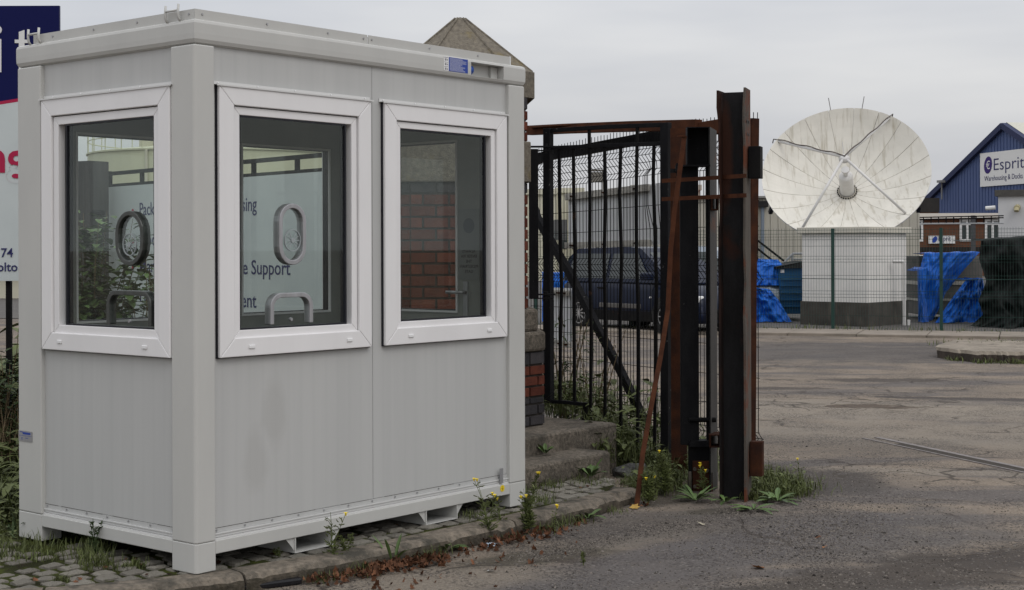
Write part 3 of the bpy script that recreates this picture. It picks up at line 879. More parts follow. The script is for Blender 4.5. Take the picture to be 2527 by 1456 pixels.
# ribbed skirting track
def track(u0, u1, X):
    mb = MB()
    mb.box(u0, u1, .012, .05, ZJ + .0015, ZJ + .010, X); mb.box(u0, u1, .020, .05, ZJ + .012, ZJ + .026, X)
    mb.box(u0, u1, .014, .05, ZJ + .026, ZJ + .032, X)
    return mb
obj('base_trim', track(.1175, CL - .1505, I4), m_track, cab)
obj('base_trim', track(.1755, CW - .2155, XL), m_track, cab)
for X, u0, u1, nm in ((I4, .1175, CL - .1505, 1), (XL, .1755, CW - .2155, 2)):
    obj('base_flashing', MB().box(u0, u1, .024, .05, ZJ + .033, ZJ + .053, X), m_panel, cab)
    mb = MB(); u = u0 + .01
    while u < u1: mb.box(u, min(u1, u + R(.1, .35)), .0235, .03, ZJ + .053, ZJ + .0545, X); u += R(.15, .4)
    tag(obj('sealant_line', mb, m_seam, cab), kind='stuff')
    mb = MB(); u = u0 + .02
    while u < u1: mb.tube([X @ Vector((u, .024, ZJ + .044)), X @ Vector((u, .0185, ZJ + .044))], .0045, 6); u += .17
    tag(obj('trim_screws', mb, m_alu, cab), kind='stuff')
# wall panels with window openings (wall face at y = .026)
PD = .026
def wall(u0, u1, holes, X, nm='wall_panel', z0=ZJ + .055, z1=ZB + .02, zh=(1.03, 2.20), mat=None):
    mb = MB()
    th = .045
    cur = u0
    for a_, b_ in holes:
        mb.box(cur, a_, PD, PD + th, z0, z1, X)
        mb.box(a_, b_, PD, PD + th, z0, zh[0], X)
        mb.box(a_, b_, PD, PD + th, zh[1], z1, X)
        cur = b_
    mb.box(cur, u1, PD, PD + th, z0, z1, X)
    return obj(nm, mb, mat or m_panel, cab)
wall(.10, 1.1665, [(.20, 1.075)], I4)
wall(1.1695, CL - .14, [(1.295, 2.17)], I4)
wall(.16, CW - .20, [(.24, 1.165)], XL)
wall(.06, 1.3, [(.30, 1.08)], XB, zh=(1.09, 2.11))
wall(1.302, CL - .06, [(1.43, 2.15)], XB, zh=(1.09, 2.11))
wall(.10, CW - .08, [(.46, 1.16)], XR, zh=(1.10, 2.135))
obj('panel_joint', MB().box(1.1662, 1.1698, PD + .012, PD + .04, ZJ + .055, ZB + .02), m_seam, cab)
# interior linings (thin sheets inside the panels)
LN = .072
def lining(u0, u1, holes, X, zh):
    mb = MB(); cur = u0
    for a_, b_ in holes:
        mb.box(cur, a_, LN, LN + .006, .12, 2.30, X); mb.box(a_, b_, LN, LN + .006, .12, zh[0], X); mb.box(a_, b_, LN, LN + .006, zh[1], 2.30, X); cur = b_
    mb.box(cur, u1, LN, LN + .006, .12, 2.30, X)
    obj('wall_lining', mb, m_dark_in, cab)
lining(.08, CL - .08, [(.20, 1.075), (1.295, 2.17)], I4, (1.03, 2.20))
lining(.08, CW - .08, [(.24, 1.165)], XL, (1.03, 2.20))
lining(.08, CL - .08, [(.30, 1.08), (1.43, 2.15)], XB, (1.09, 2.11))
lining(.08, CW - .08, [(.46, 1.16)], XR, (1.10, 2.135))
obj('cabin_floor', MB().box(.055, CL - .055, .055, CW - .055, .085, .12), m_floor, cab)

def frame4(mb, u0, u1, z0, z1, wd, d0, d1, X, gap=.0005):
    """four mitred rails; outer size u0..u1, z0..z1, width wd, from depth d0 (front) to d1 (back)"""
    g_ = gap / 2
    q = [((u0, z0), (u1, z0), (u1 - wd, z0 + wd), (u0 + wd, z0 + wd), (1, 0)), ((u0, z1), (u0 + wd, z1 - wd), (u1 - wd, z1 - wd), (u1, z1), (1, 0)),
         ((u0, z0), (u0 + wd, z0 + wd), (u0 + wd, z1 - wd), (u0, z1), (0, 1)), ((u1, z0), (u1, z1), (u1 - wd, z1 - wd), (u1 - wd, z0 + wd), (0, 1))]
    for a_, b_, c_, d_, ax in q:
        pts = [a_, b_, c_, d_]
        cx_ = sum(p[0] for p in pts) / 4; cz_ = sum(p[1] for p in pts) / 4
        P = []
        for u, z in pts:
            if ax == (1, 0): u += g_ if u < cx_ else -g_
            else: z += g_ if z < cz_ else -g_
            P.append((u, z))
        vs = [(u, d0, z) for u, z in P] + [(u, d1, z) for u, z in P]
        mb.add(vs, [(0, 1, 2, 3), (4, 7, 6, 5)] + [(i, (i + 1) % 4, 4 + (i + 1) % 4, 4 + i) for i in range(4)], 0, X)
def window(u0, u1, X, z0=.98, z1=2.247, gl=None, name='window'):
    g0, g1 = gl
    ow, zi = .092, .083
    wn = obj(name, MB(), m_upvc, cab)
    mb = MB(); frame4(mb, u0, u1, z0, z1, .088, -.004, .06, X)
    bpy.data.objects.remove(wn)
    wn = obj(name, mb, m_upvc, cab, bev=.004)
    mb = MB(); frame4(mb, u0 + .002, u1 - .002, z0 + .002, z1 - .002, .02, .0, .045, X, 0)
    mb = MB(); frame4(mb, u0 - .004, u1 + .002, z0 - .004, z1 - .002, .02, .012, .04, X, 0)
    obj('shadow_gap_seal', mb, m_gasket, wn)  # black strip also draws in the shadow gap beside the frame
    s0, s1, sz0, sz1 = u0 + .092, u1 - .092, z0 + .0855, z1 - .092
    mb = MB(); frame4(mb, s0, s1, sz0, sz1, g0 - s0 - .0, .009, .05, X)
    obj('sash', mb, m_upvc, wn, bev=.003)
    mb = MB(); frame4(mb, u0 + .086, u1 - .086, z0 + .083, z1 - .083, .006, .022, .055, X, 0)
    obj('sash_gap', mb, m_gasket, wn)
    b = g0 - s0
    mb = MB(); frame4(mb, g0 - .0005, g1 + .0005, sz0 + b, sz1 - b, .008, .013, .05, X, 0)
    obj('gasket', mb, m_gasket, wn)
    obj('pane', MB().box(g0 + .002, g1 - .002, .021, .023, sz0 + b + .002, sz1 - b - .002, X), m_pane, wn)
    for u in (u0 + .17, u1 - .18):
        obj('drain_cap', MB().box(u, u + .038, -.010, -.0045, z0 + .035, z0 + .052, X), m_white, wn, bev=.003)
    mb = MB()
    mb.box(u0 - .018, u1 + .014, -.008, .024, z1 + .0015, z1 + .0035, X); mb.box(u0 - .018, u1 + .014, .0215, .0245, z1 + .0035, z1 + .02, X)
    mb.box(u0 - .018, u1 + .014, -.010, -.008, z1 - .004, z1 + .0035, X)
    obj('drip_flashing', mb, m_track, wn)
    mb = MB(); u = u0 + .01
    while u < u1: mb.tube([X @ Vector((u, .021, z1 + .013)), X @ Vector((u, .017, z1 + .013))], .004, 6); u += .24
    tag(obj('flashing_screws', mb, m_white, wn), kind='stuff')
    return wn
w1 = window(.142, 1.134, I4, gl=(.272, .969))
w2 = window(1.236, 2.229, I4, gl=(1.363, 2.058))
w3 = window(.180, 1.224, XL, gl=(.314, 1.032))
w3['label'] = 'window in the short end wall'
# speech ovals and pay tray arches
def stadium(cu, cz, hu, hz, n=10):
    P = []
    for k in range(2 * n + 2):
        if k <= n: a_ = PI * k / n; P.append((cu + hu * math.cos(a_), cz + (hz - hu) + hu * math.sin(a_)))
        else: a_ = PI + PI * (k - n - 1) / n; P.append((cu + hu * math.cos(a_), cz - (hz - hu) + hu * math.sin(a_)))
    return P
def ring(mb, P, Q, d0, d1, X, closed=True):
    k = len(P)
    vs = [(u, d0, z) for u, z in P] + [(u, d0, z) for u, z in Q] + [(u, d1, z) for u, z in P] + [(u, d1, z) for u, z in Q]
    fs = []
    for i in range(k if closed else k - 1):
        j = (i + 1) % k
        fs += [(i, j, k + j, k + i), (2 * k + i, 3 * k + i, 3 * k + j, 2 * k + j), (i, 2 * k + i, 2 * k + j, j), (k + i, k + j, 3 * k + j, 3 * k + i)]
    if not closed:
        for i in (0, k - 1): fs.append((i, k + i, 3 * k + i, 2 * k + i))
    mb.add(vs, fs, 0, X)
def speech(wn, cu, cz, hu, hz, X, mat):
    mb = MB(); ring(mb, stadium(cu, cz, hu, hz), stadium(cu, cz, hu - .023, hz - .023), .006, .052, X)
    o = obj('speech_ring', mb, mat, wn, bev=.003)
    mb = MB(); P = stadium(cu, cz, hu - .024, hz - .024); mb.add([(u, .0195, z) for u, z in P], [tuple(range(len(P)))], 0, X)
    obj('speech_panel', mb, m_clear, wn, recalc=False)
    mb = MB()
    c = (cu + .004, cz - .03)
    for k in range(12):
        a_ = 2 * PI * k / 12
        mb.beam(X @ Vector((c[0] + .014 * math.cos(a_), .014, c[1] + .014 * math.sin(a_))), X @ Vector((c[0] + .042 * math.cos(a_), .014, c[1] + .042 * math.sin(a_))), .003, .003)
    cir = lambda r: [(c[0] + r * math.cos(2 * PI * k / 20), c[1] + r * math.sin(2 * PI * k / 20)) for k in range(20)]
    ring(mb, cir(.054), cir(.050), .012, .018, X); ring(mb, cir(.012), cir(.001), .010, .018, X)
    obj('speech_vent', mb, M('clear plastic ribs', (.30, .33, .34), rough=.2), wn)
def tray(wn, c0, c1, z0, zt, X, mat):
    def arch(i):
        r = .07 - i
        P = [(c1 - i, z0)]
        P += [(c1 - .07 + r * math.cos(a_), zt - .07 + r * math.sin(a_)) for a_ in [PI / 2 * k / 8 for k in range(9)]]
        P += [(c0 + .07 + r * math.cos(a_), zt - .07 + r * math.sin(a_)) for a_ in [PI / 2 + PI / 2 * k / 8 for k in range(9)]]
        P += [(c0 + i, z0)]
        return P
    mb = MB(); ring(mb, arch(0), arch(.023), .006, .050, X, False)
    obj('tray_hatch', mb, mat, wn, bev=.003)
    obj('tray_latch', MB().tube([X @ Vector(((c0 + c1) / 2, .024, z0 + .02)), X @ Vector(((c0 + c1) / 2, .010, z0 + .02))], .008, 10), m_alu, wn)
m_alud = M('darker aluminium', (.10, .105, .10), (.07, .075, .07), 20, .35, .6)  # darker tone for the ring and hatch of the end wall window
speech(w1, .603, 1.557, .088, .150, I4, m_alu)
tray(w1, .458, .735, 1.122, 1.272, I4, m_alu)
speech(w3, .505, 1.538, .110, .132, XL, m_alud)
tray(w3, .335, .688, 1.122, 1.288, XL, m_alud)
# rear windows (seen through the front ones)
def rear_window(a_, b_, X, zh, nm='rear_window'):
    mb = MB(); frame4(mb, a_ + .001, b_ - .001, zh[0] + .001, zh[1] - .001, .012, .02, .085, X, 0)
    o = obj(nm, mb, m_upvc, cab)
    mb = MB(); frame4(mb, a_ + .012, b_ - .012, zh[0] + .012, zh[1] - .012, .006, .03, .07, X, 0)
    obj('gasket', mb, m_gasket, o)
    obj('pane', MB().box(a_ + .013, b_ - .013, .046, .048, zh[0] + .013, zh[1] - .013, X), m_pane, o)
    return o
rear_window(.30, 1.08, XB, (1.09, 2.11))
rear_window(1.43, 2.15, XB, (1.09, 2.11))
# glazed door in the far end
dr_ = rear_window(.46, 1.16, XR, (1.10, 2.135), 'end_door')
dr_['label'] = 'glazed door in the far end'
mb = MB()
p0 = Vector((CL - .082, .395, 1.245))
mb.box(CL - .088, CL - .080, .375, .412, 1.08, 1.29)
obj('handle_plate', mb, m_alu, dr_, bev=.006)
mb = MB().tube([(CL - .082, .392, 1.225), (CL - .125, .392, 1.225), (CL - .128, .42, 1.225), (CL - .128, .51, 1.225)], .010, 8)
obj('door_handle', mb, m_alu, dr_, smooth=True)
# poster stuck on the inside wall, read from the far side (mirrored)
mb = MB().box(CL - .084, CL - .082, .285, .45, 1.30, 1.72)
po = obj('poster', mb, M('poster paper seen from behind', (.22, .23, .23)), cab)
for k, tx in enumerate(('ALWAYS', 'ENTER VIA', 'THE', 'PEDESTRIAN', 'GATE')):
    text_on(po, tx, .026, (CL - .0845, .367, 1.46 - k * .03), (0, 1, 0), (0, 0, 1), m_black, align='CENTER', ext=.0002)
cirv = [(math.cos(2 * PI * k / 16) * .045, math.sin(2 * PI * k / 16) * .045) for k in range(16)]
obj('poster_sign', MB().add([(CL - .0850, .367 + a_, 1.62 + b_) for a_, b_ in cirv], [tuple(range(16))]), M('poster dim blue', (.10, .115, .135)), po, recalc=False)
# stickers, plate, earthing tab
mb = MB().box(1.735, 1.893, -.0012, -.0002, 2.455, 2.531)
stk = obj('instruction_sticker', mb, m_blue, cab)
mb = MB().box(1.695, 1.7345, -.0012, -.0002, 2.455, 2.531)
obj('sticker_margin', mb, m_white, stk)
mb = MB()
for r in range(15):
    z = 2.525 - r * .0047
    mb.box(1.742, 1.742 + R(.09, .145), -.0016, -.0012, z, z + .0012)
tag(obj('print_lines', mb, m_white, stk), kind='stuff')
mb = MB()
for k in range(3):
    z = 2.518 - k * .025
    mb.box(1.699, 1.73, -.0016, -.0012, z + .007, z + .010); mb.box(1.703, 1.716, -.0016, -.0012, z - .009, z + .003)
    mb.box(1.721, 1.728, -.0016, -.0012, z - .008, z + .001)
tag(obj('print_marks', mb, M('grey print', (.25, .25, .27)), stk), kind='stuff')
ea = obj('earthing_tab', MB().box(2.165, 2.190, .001, .006, .148, .232), m_alu, cab)
mb = MB().lathe([(0, 0), (.019, 0), (.019, .001), (0, .001)], 20, Matrix.Translation((2.182, .0008, .118)) @ Matrix.Rotation(PI / 2, 4, 'X'))
ea2 = obj('earth_sticker', mb, m_yel, cab)
mb = MB()
mb.box(2.1813, 2.1827, -.0006, -.0003, .118, .131)
for k, hw in enumerate((.009, .0065, .004, .0015)): mb.box(2.182 - hw, 2.182 + hw, -.0006, -.0003, .1165 - k * .004, .118 - k * .004)
obj('earth_symbol', mb, m_black, ea2)
pl_ = obj('maker_plate', MB().box(-.0016, .0008, 1.315, 1.438, .498, .552), m_alu, cab)
mb = MB(); mb.box(-.002, -.0016, 1.33, 1.40, .534, .545); mb.box(-.002, -.0016, 1.40, 1.425, .543, .547); mb.box(-.002, -.0016, 1.32, 1.435, .526, .5275)
mb.box(-.002, -.0016, 1.40, 1.415, .507, .510); mb.box(-.002, -.0016, 1.35, 1.375, .514, .5165); mb.box(-.002, -.0016, 1.40, 1.415, .514, .5165)
obj('plate_print', mb, m_blue, pl_)

# ================================================================== big sign at the left, behind the cabin
sg = thing('company_sign', 'tall navy and pale grey company board with crimson letters at the left edge', 'sign', (-4.4, 11, 0))
sx0, sx1 = -5.6, D(146, 15, 11).x
zt, zb = D(100, 14, 11).z, D(20, 693, 11).z
zs0, zs1 = D(0, 254, 11).z, D(40, 247.5, 11).z                   # crimson rule slopes
slope = (zs1 - zs0) / (D(40, 0, 11).x - D(0, 0, 11).x)
zl = lambda x, z: z + slope * (x - D(0, 0, 11).x)
def panel(x0, x1, f0, f1, y0, y1):
    return MB().add([(x0 + 4.4, y0, f0(x0)), (x1 + 4.4, y0, f0(x1)), (x1 + 4.4, y0, f1(x1)), (x0 + 4.4, y0, f1(x0)), (x0 + 4.4, y1, f0(x0)), (x1 + 4.4, y1, f0(x1)), (x1 + 4.4, y1, f1(x1)), (x0 + 4.4, y1, f1(x0))],
                    [(0, 1, 2, 3), (4, 7, 6, 5), (0, 4, 5, 1), (1, 5, 6, 2), (2, 6, 7, 3), (3, 7, 4, 0)])
obj('navy_panel', panel(sx0, sx1, lambda x: zl(x, zs0 + .012), lambda x: zt, 0, .03), m_navy, sg)
obj('crimson_stripe', panel(sx0, sx1, lambda x: zl(x, zs0 - .012), lambda x: zl(x, zs0 + .012), -.001, .03), m_crim, sg)
obj('grey_panel', panel(sx0, sx1, lambda x: zb, lambda x: zl(x, zs0 - .012), 0, .03), m_signgrey, sg)
for x in (-5.2, D(25, 0, 11.1).x + .0):
    obj('post', MB().box(x + 4.4 - .018, x + 4.4 + .018, .035, .075, 0, zt - .1), m_blk, sg)
px = lambda x, y: (D(x, y, 11).x + 4.4, -.004, D(x, y, 11).z)
text_on(sg, 'Espri', .53, px(14, 177), (1, 0, 0), (0, 0, 1), m_signwhite, align='RIGHT', bold=.004)
P = [px(*q) for q in ((47, 177), (61, 177), (61, 106.5), (70, 106.5), (70, 98), (61, 98), (61, 74), (47, 79), (47, 98), (37, 98), (37, 106.5), (47, 106.5))]
obj('lettering', MB().prism([(p[0], p[2]) for p in P], .002, .006, Matrix(((1, 0, 0, 0), (0, 0, -1, 0), (0, 1, 0, 0), (0, 0, 0, 1)))), m_signwhite, sg)
text_on(sg, 'ng', .34, px(66, 424), (1, 0, 0), (0, 0, 1), m_crim, align='RIGHT', bold=.006)
text_on(sg, '74', .093, px(2, 634), (1, 0, 0), (0, 0, 1), m_navytxt, bold=.001)
text_on(sg, 'olto', .093, px(-7, 669), (1, 0, 0), (0, 0, 1), m_navytxt, bold=.001)

# ================================================================== banner gate seen through the cabin windows
gA, gB = D(262, 500, 17.0), D(800, 500, 13.65)
gA.z = gB.z = 0
gdir = (gB - gA).normalized(); glen = (gB - gA).length
gnrm = Vector((gdir.y, -gdir.x, 0))                            # towards the camera
yawg = math.atan2(gdir.y, gdir.x)
bgte = thing('banner_gate', 'black framed gate leaf carrying a pale services banner, seen through the cabin windows', 'gate', gA, yawg)
mb = MB(); mb.box(0, .08, -.04, .04, .15, 2.47)
obj('stile', mb, m_blk2, bgte)
for z in (2.44, 2.30):
    obj('rail', MB().box(.08, glen + .6, -.022, .022, z - .02, z + .02), m_blk2, bgte)
for u in [.08 + .78 * k for k in range(1, 6)]:
    obj('upright', MB().box(u, u + .035, -.02, .02, 2.32, 2.42), m_blk2, bgte)
bn = obj('banner', MB().box(.12, glen + .35, -.045, -.035, .55, 2.285), m_signgrey, bgte)
def upos(x):
    r_ = ray(x, 500); d2 = Vector((r_.x, r_.y, 0))
    # solve gA + gdir*u = d2*k
    det = gdir.x * -d2.y + d2.x * gdir.y
    return (-gA.x * -d2.y + d2.x * -gA.y) / det * 1.0 if False else ((-gA.x) * (-d2.y) - (-d2.x) * (-gA.y)) / (gdir.x * (-d2.y) - (-d2.x) * gdir.y)
ul = upos(353)
for k, (tx, z, xr) in enumerate((('Packing, Storage & Warehousing', 1.95, 642), ('Docks', 1.62, None), ('Marine, Storage & Vehicle Support', 1.33, 724), ('Freight & Fuel Management', 1.005, 640))):
    u0_ = ul
    text_on(bn, tx, .20, (u0_, -.047, z), (1, 0, 0), (0, 0, 1), m_navytxt, fit=(upos(xr) - u0_) if xr else .55, bold=.001)
    cc = (upos(337), z + .05)
    obj('bullet', MB().add([(cc[0] + .028 * math.cos(2 * PI * q / 12), -.047, cc[1] + .028 * math.sin(2 * PI * q / 12)) for q in range(12)], [tuple(range(12))]), m_crim, bn, recalc=False)
gp = thing('gate_post', 'thick dark square gate post seen through the left cabin window', 'post', D(225, 600, 16.6).xy.to_3d(), yawg + .3)
obj('post_shaft', MB().box(-.135, .135, -.135, .135, 0, 2.56), M('dark weathered steel', (.035, .033, .032), (.06, .057, .055), 5, .6, 0, .2, 40, stretch=(3, 3, .2)), gp)
obj('hinge_pin', MB().tube([(-.22, -.1, 1.98), (.30, -.1, 1.98)], .03, 8), m_blk2, gp)

# ================================================================== storage tank far behind the cabin
tp = D(545, 600, 62)
tank = thing('storage_tank', 'large cream storage tank with roof railing beyond the cabin', 'tank', (tp.x, tp.y, 0))
TR, TZ = 5.35, 5.42
obj('shell', MB().lathe([(TR, 0), (TR, TZ), (TR + .06, TZ), (TR + .06, TZ + .06), (TR - .1, TZ + .1), (0, TZ + .7)], 64), m_tank, tank, smooth=False)
mb = MB()
for z in (TZ + .55, TZ + 1.0): mb.tube([(TR * math.cos(2 * PI * k / 48), TR * math.sin(2 * PI * k / 48), z) for k in range(49)], .022, 5, cap=False)
for k in range(32):
    a_ = 2 * PI * k / 32
    mb.tube([(TR * math.cos(a_), TR * math.sin(a_), TZ), (TR * math.cos(a_), TR * math.sin(a_), TZ + 1.02)], .022, 5)
obj('roof_railing', mb, m_tank, tank)
mb = MB()
for x, y, r, h in ((-1.2, -3.6, .25, .9), (-.5, -3.2, .12, 1.3), (-2.4, -2.8, .3, .6), (1.0, -3, .2, 1.1)):
    mb.tube([(x, y, TZ + .1), (x, y, TZ + .2 + h)], r, 10)
mb.tube([(-2.4, -2.8, TZ + .9), (1.0, -3, TZ + .9)], .08, 8)
obj('roof_fitting', mb, m_cream, tank)
mb = MB(); a_ = -PI / 2 - .35
q = Vector((TR * 1.01 * math.cos(a_), TR * 1.01 * math.sin(a_), 0))
mb.tube([q, q + Vector((0, 0, TZ))], .06, 8)
obj('downpipe', mb, m_cream, tank)
# long cream wall beyond the tank
cw = D(230, 600, 48)
cwall = thing('bund_wall', 'cream bund wall with a blue pipe beyond the left cabin window', 'wall', (cw.x, cw.y, 0))
obj('wall_face', MB().box(-9, 7, 0, .3, 0, 2.15), m_cream, cwall)
obj('pipe', MB().tube([(-9, -.25, 1.65), (7, -.25, 1.65)], .09, 8), m_shed, cwall)
obj('pipe', MB().tube([(-9, -.2, .9), (7, -.2, .9)], .06, 8), m_whitepaint, cwall)

# ================================================================== wire mesh helper
def fold_wire(mb, p, nrm, zs, r, n=3, lean=(0, 0)):
    """zs: list of (z, offset along nrm)"""
    mb.tube([p + nrm * o_ + Vector((0, 0, z)) for z, o_ in zs], r, n, cap=False)

# ================================================================== pedestrian gate (front) with bars
gl_, gr_ = D(1353, 600, 11.14), D(1643, 600, 10.6)
gl_.z = gr_.z = 0
pd = (gr_ - gl_).normalized(); pw = (gr_ - gl_).length
yp = math.atan2(pd.y, pd.x)
pg = thing('pedestrian_gate', 'black barred pedestrian gate with bent bars and stepped bottom beside the pier', 'gate', gl_, yp)
def gu(x, y=600):                                              # distance along the gate for a column of the photo
    r_ = ray(x, y); 
    return ((-gl_.x) * (-r_.y) - (-r_.x) * (-gl_.y)) / (pd.x * (-r_.y) - (-r_.x) * pd.y)
def gz(x, y):
    u = gu(x, y); Yq = gl_.y + pd.y * u
    return H + ray(x, y).z * Yq
def gbar(nm, pts, wd, mat=m_blk, dp=None, off=0):
    P = [Vector((gu(x, y), off, gz(x, y))) for x, y in pts]
    mb = MB().strip(P, wd, (0, 1, 0), th=wd) if dp is None else MB().strip(P, dp, (0, 1, 0), th=wd)
    return obj(nm, mb, mat, pg, bev=.002)
gbar('stile', [(1353, 317), (1353, 600), (1355, 993)], .058, m_blk2)
gbar('stile', [(1643, 303), (1644, 700), (1644, 1132)], .062, m_blk2)
gbar('top_rail', [(1362, 322), (1500, 313), (1634, 308)], .030, m_blk2)
gbar('mid_rail', [(1362, 365), (1500, 359), (1634, 355)], .028, m_blk2)
bars = [[(1380, 366), (1381, 500), (1386, 700), (1383, 850), (1382, 990)],
        [(1415, 364), (1416, 480), (1419, 640), (1417, 800), (1418, 994)],
        [(1454, 314), (1456, 500), (1455, 650), (1459, 800), (1457, 1085)],
        [(1492, 361), (1494, 480), (1491, 640), (1494, 800), (1493, 1088)],
        [(1532, 358), (1529, 480), (1534, 640), (1530, 800), (1533, 1120)],
        [(1573, 310), (1570, 480), (1571, 640), (1576, 800), (1573, 1124)],
        [(1614, 356), (1612, 440), (1616, 560), (1620, 700), (1618, 860), (1615, 1128)]]
for b_ in bars: gbar('bar', b_, .0205)
gbar('bottom_rail', [(1363, 991), (1400, 993), (1443, 998)], .026, m_blk2)
gbar('stepped_upright', [(1446, 993), (1441, 1085)], .034)
gbar('bottom_rail', [(1436, 1084), (1470, 1087), (1512, 1091)], .022, m_blk2)
gbar('bottom_rail', [(1508, 1119), (1570, 1124), (1634, 1128)], .022, m_blk2)
# hinge post by the pier
hp = D(1317, 600, 11.0)
hpost = thing('hinge_post', 'black hinge post bolted to the pier at the left of the barred gate', 'post', (hp.x, hp.y, 0))
obj('post_shaft', MB().box(-.035, .035, -.03, .03, 1.20, 2.31), m_blk2, hpost, bev=.004)
for z in (2.33, 1.235):
    mb = MB(); mb.box(-.035, .16, -.025, .025, z - .008, z + .004); mb.box(-.02, .14, -.02, .02, z - .035, z - .027)
    mb.tube([(.09, 0, z - .05), (.09, 0, z + .02)], .018, 8)
    obj('hinge', mb, m_blk2, hpost)
# ================================================================== mesh gate leaf behind it (rusty frame)
mL, mR = Vector((.163, 12.8, 0)), Vector((1.747, 10.55, 0))
md = (mR - mL).normalized(); ml = (mR - mL).length; ym = math.atan2(md.y, md.x)
mg = thing('mesh_gate', 'bent black wire mesh gate leaf in a rusty box section frame', 'gate', mL, ym)
def mu(x):
    r_ = ray(x, 600)
    return ((-mL.x) * (-r_.y) - (-r_.x) * (-mL.y)) / (md.x * (-r_.y) - (-r_.x) * md.y)
def mz(x, y): return H + ray(x, y).z * (mL.y + md.y * mu(x))
uA, uB = mu(1365), mu(1632)
def zrow(yl, yr, u):
    a_, b_ = mz(1365, yl), mz(1632, yr)
    return a_ + (b_ - a_) * (min(u, uB + .05) - uA) / (uB - uA)
rows = [(372, 319, 0), (400, 361, 0), (415.5, 378, -.05), (431, 395, 0), (447, 412, .05), (462, 428, 0), (527, 505, 0), (577, 563, 0), (638, 638, 0), (652, 654, -.045), (667, 669, 0),
        (681, 686, .045), (695, 701, 0), (757, 768, 0), (818, 839, 0), (878, 910, 0), (943, 979, 0), (990, 1035, 0), (1003, 1050, .04), (1016, 1066, 0), (1060, 1105, 0)]
mb = MB()
u = 0
k = 0
while u < ml + .012:
    b1 = .02 * nz(u * 3, 1) 
    zs = []
    dmg = .10 * max(0, 1 - abs(u - mu(1614)) / .12)            # torn patch beside the latch stile
    for i_, (a_, b_, o_) in enumerate(rows):
        zz = zrow(a_, b_, u)
        zs.append((zz, o_ + b1 * (1 if i_ > 1 else 0) - (dmg * .6 if 3 < i_ < 7 else 0)))
    z0_ = zs[0][0]
    P = [Vector((u + (.03 * dmg * 4 * math.sin(i_) if 3 < i_ < 7 else 0), o_, z)) for i_, (z, o_) in enumerate([(z0_ + .045 + R(-.006, .006), 0)] + zs)]
    mb.tube(P, .0029, 4, cap=False)
    u += .0405; k += 1
for a_, b_, o_ in rows:
    mb.tube([(u_, o_ + .006 + .02 * nz(u_ * 3, 1), zrow(a_, b_, u_)) for u_ in [(ml + .008) * q / 30 for q in range(31)]], .0032, 4, cap=False)
tag(obj('wire_mesh', mb, m_blk, mg), kind='stuff')
mb = MB()
mb.strip([Vector((mu(x), .05, mz(x, y))) for x, y in ((1312, 393), (1327, 388), (1360, 379), (1420, 371), (1520, 352), (1600, 338), (1636, 334), (1700, 322))], .05, (0, 1, 0), th=.085)
obj('top_rail', mb, m_blk2, mg)
def lrail(nm, pts, Ys, th, mat, dp=.07):
    P = [D(x, y, Y_) for (x, y), Y_ in zip(pts, Ys)]
    X = mg.matrix_world if 0 else (Matrix.Translation(mL) @ Matrix.Rotation(ym, 4, 'Z')).inverted()
    P = [X @ p for p in P]
    return obj(nm, MB().strip(P, dp, (0, 1, 0), th=th), mat, mg, bev=.003)
lrail('rusty_top_rail', [(1306, 322), (1400, 317.5), (1560, 312), (1724, 308.5)], [12.7, 12.2, 11.4, 10.75], .080, m_rust2)
lrail('rusty_sleeve', [(1316, 315), (1370, 311), (1422, 308)], [12.6, 12.3, 12.1], .012, m_rust2, .09)
lrail('rusty_rail_end', [(1690, 326), (1784, 311)], [10.9, 10.6], .10, m_rust2)
lrail('rusty_stile', [(1862, 292), (1860, 480), (1856, 690), (1854, 1000), (1853, 1150)], [10.5] * 5, .028, m_rust)
lrail('diagonal_brace', [(1318, 512), (1327, 540), (1408, 678), (1462, 785), (1530, 912), (1608, 1075)], [12.6, 12.5, 12.2, 12.0, 11.8, 11.6], .062, m_blk2, .05)
# two sign backs wired to the mesh leaf
def signback(label, xl, xr, ytl, ytr, ybl, ybr, rails, Yo=.12):
    Yo = .05
    ua, ub = mu(xl) - .045, mu(xr) - .045
    z = lambda y, x: mz(x, y)
    t_ = thing('sign_back', label, 'sign', mL, ym)
    za, zb_, zc, zd = z(ybl, xl), z(ybr, xr), z(ytr, xr), z(ytl, xl)
    mb = MB()
    n_ = round((ub - ua) / .030)
    vs = []
    for i_ in range(n_ + 1):
        f = i_ / n_; u_ = ua + (ub - ua) * f
        o_ = Yo + (.006 if i_ % 2 else 0)
        vs += [(u_, o_, za + (zb_ - za) * f), (u_, o_, zd + (zc - zd) * f)]
    mb.add(vs, [(2 * i_, 2 * i_ + 2, 2 * i_ + 3, 2 * i_ + 1) for i_ in range(n_)])
    mb.add([(ua, Yo + .012, za), (ub, Yo + .012, zb_), (ub, Yo + .012, zc), (ua, Yo + .012, zd)], [(0, 1, 2, 3)])
    obj('panel_sheet', mb, m_galv, t_, recalc=False)
    for (x0, y0, x1, y1, th) in rails:
        a_ = Vector((mu(x0) - .035, Yo - .02, z(y0, x0))); b_ = Vector((mu(x1) - .035, Yo - .02, z(y1, x1)))
        o = obj('mounting_rail', MB().beam(a_, b_, .035, th), m_galvr, t_, bev=.003)
        mb = MB()
        for f in (.1, .5, .87):
            q = a_.lerp(b_, f); mb.beam(q + Vector((-.022, -.022, 0)), q + Vector((.022, -.022, 0)), .012, .012)
        obj('clamp', mb, m_rust, t_)
    return t_
signback('wide grey corrugated sign back wired behind the mesh above the blue car', 1399, 1627, 484, 450, 606, 603, [(1397, 486, 1600, 462, .055), (1395, 606, 1604, 599, .05)])
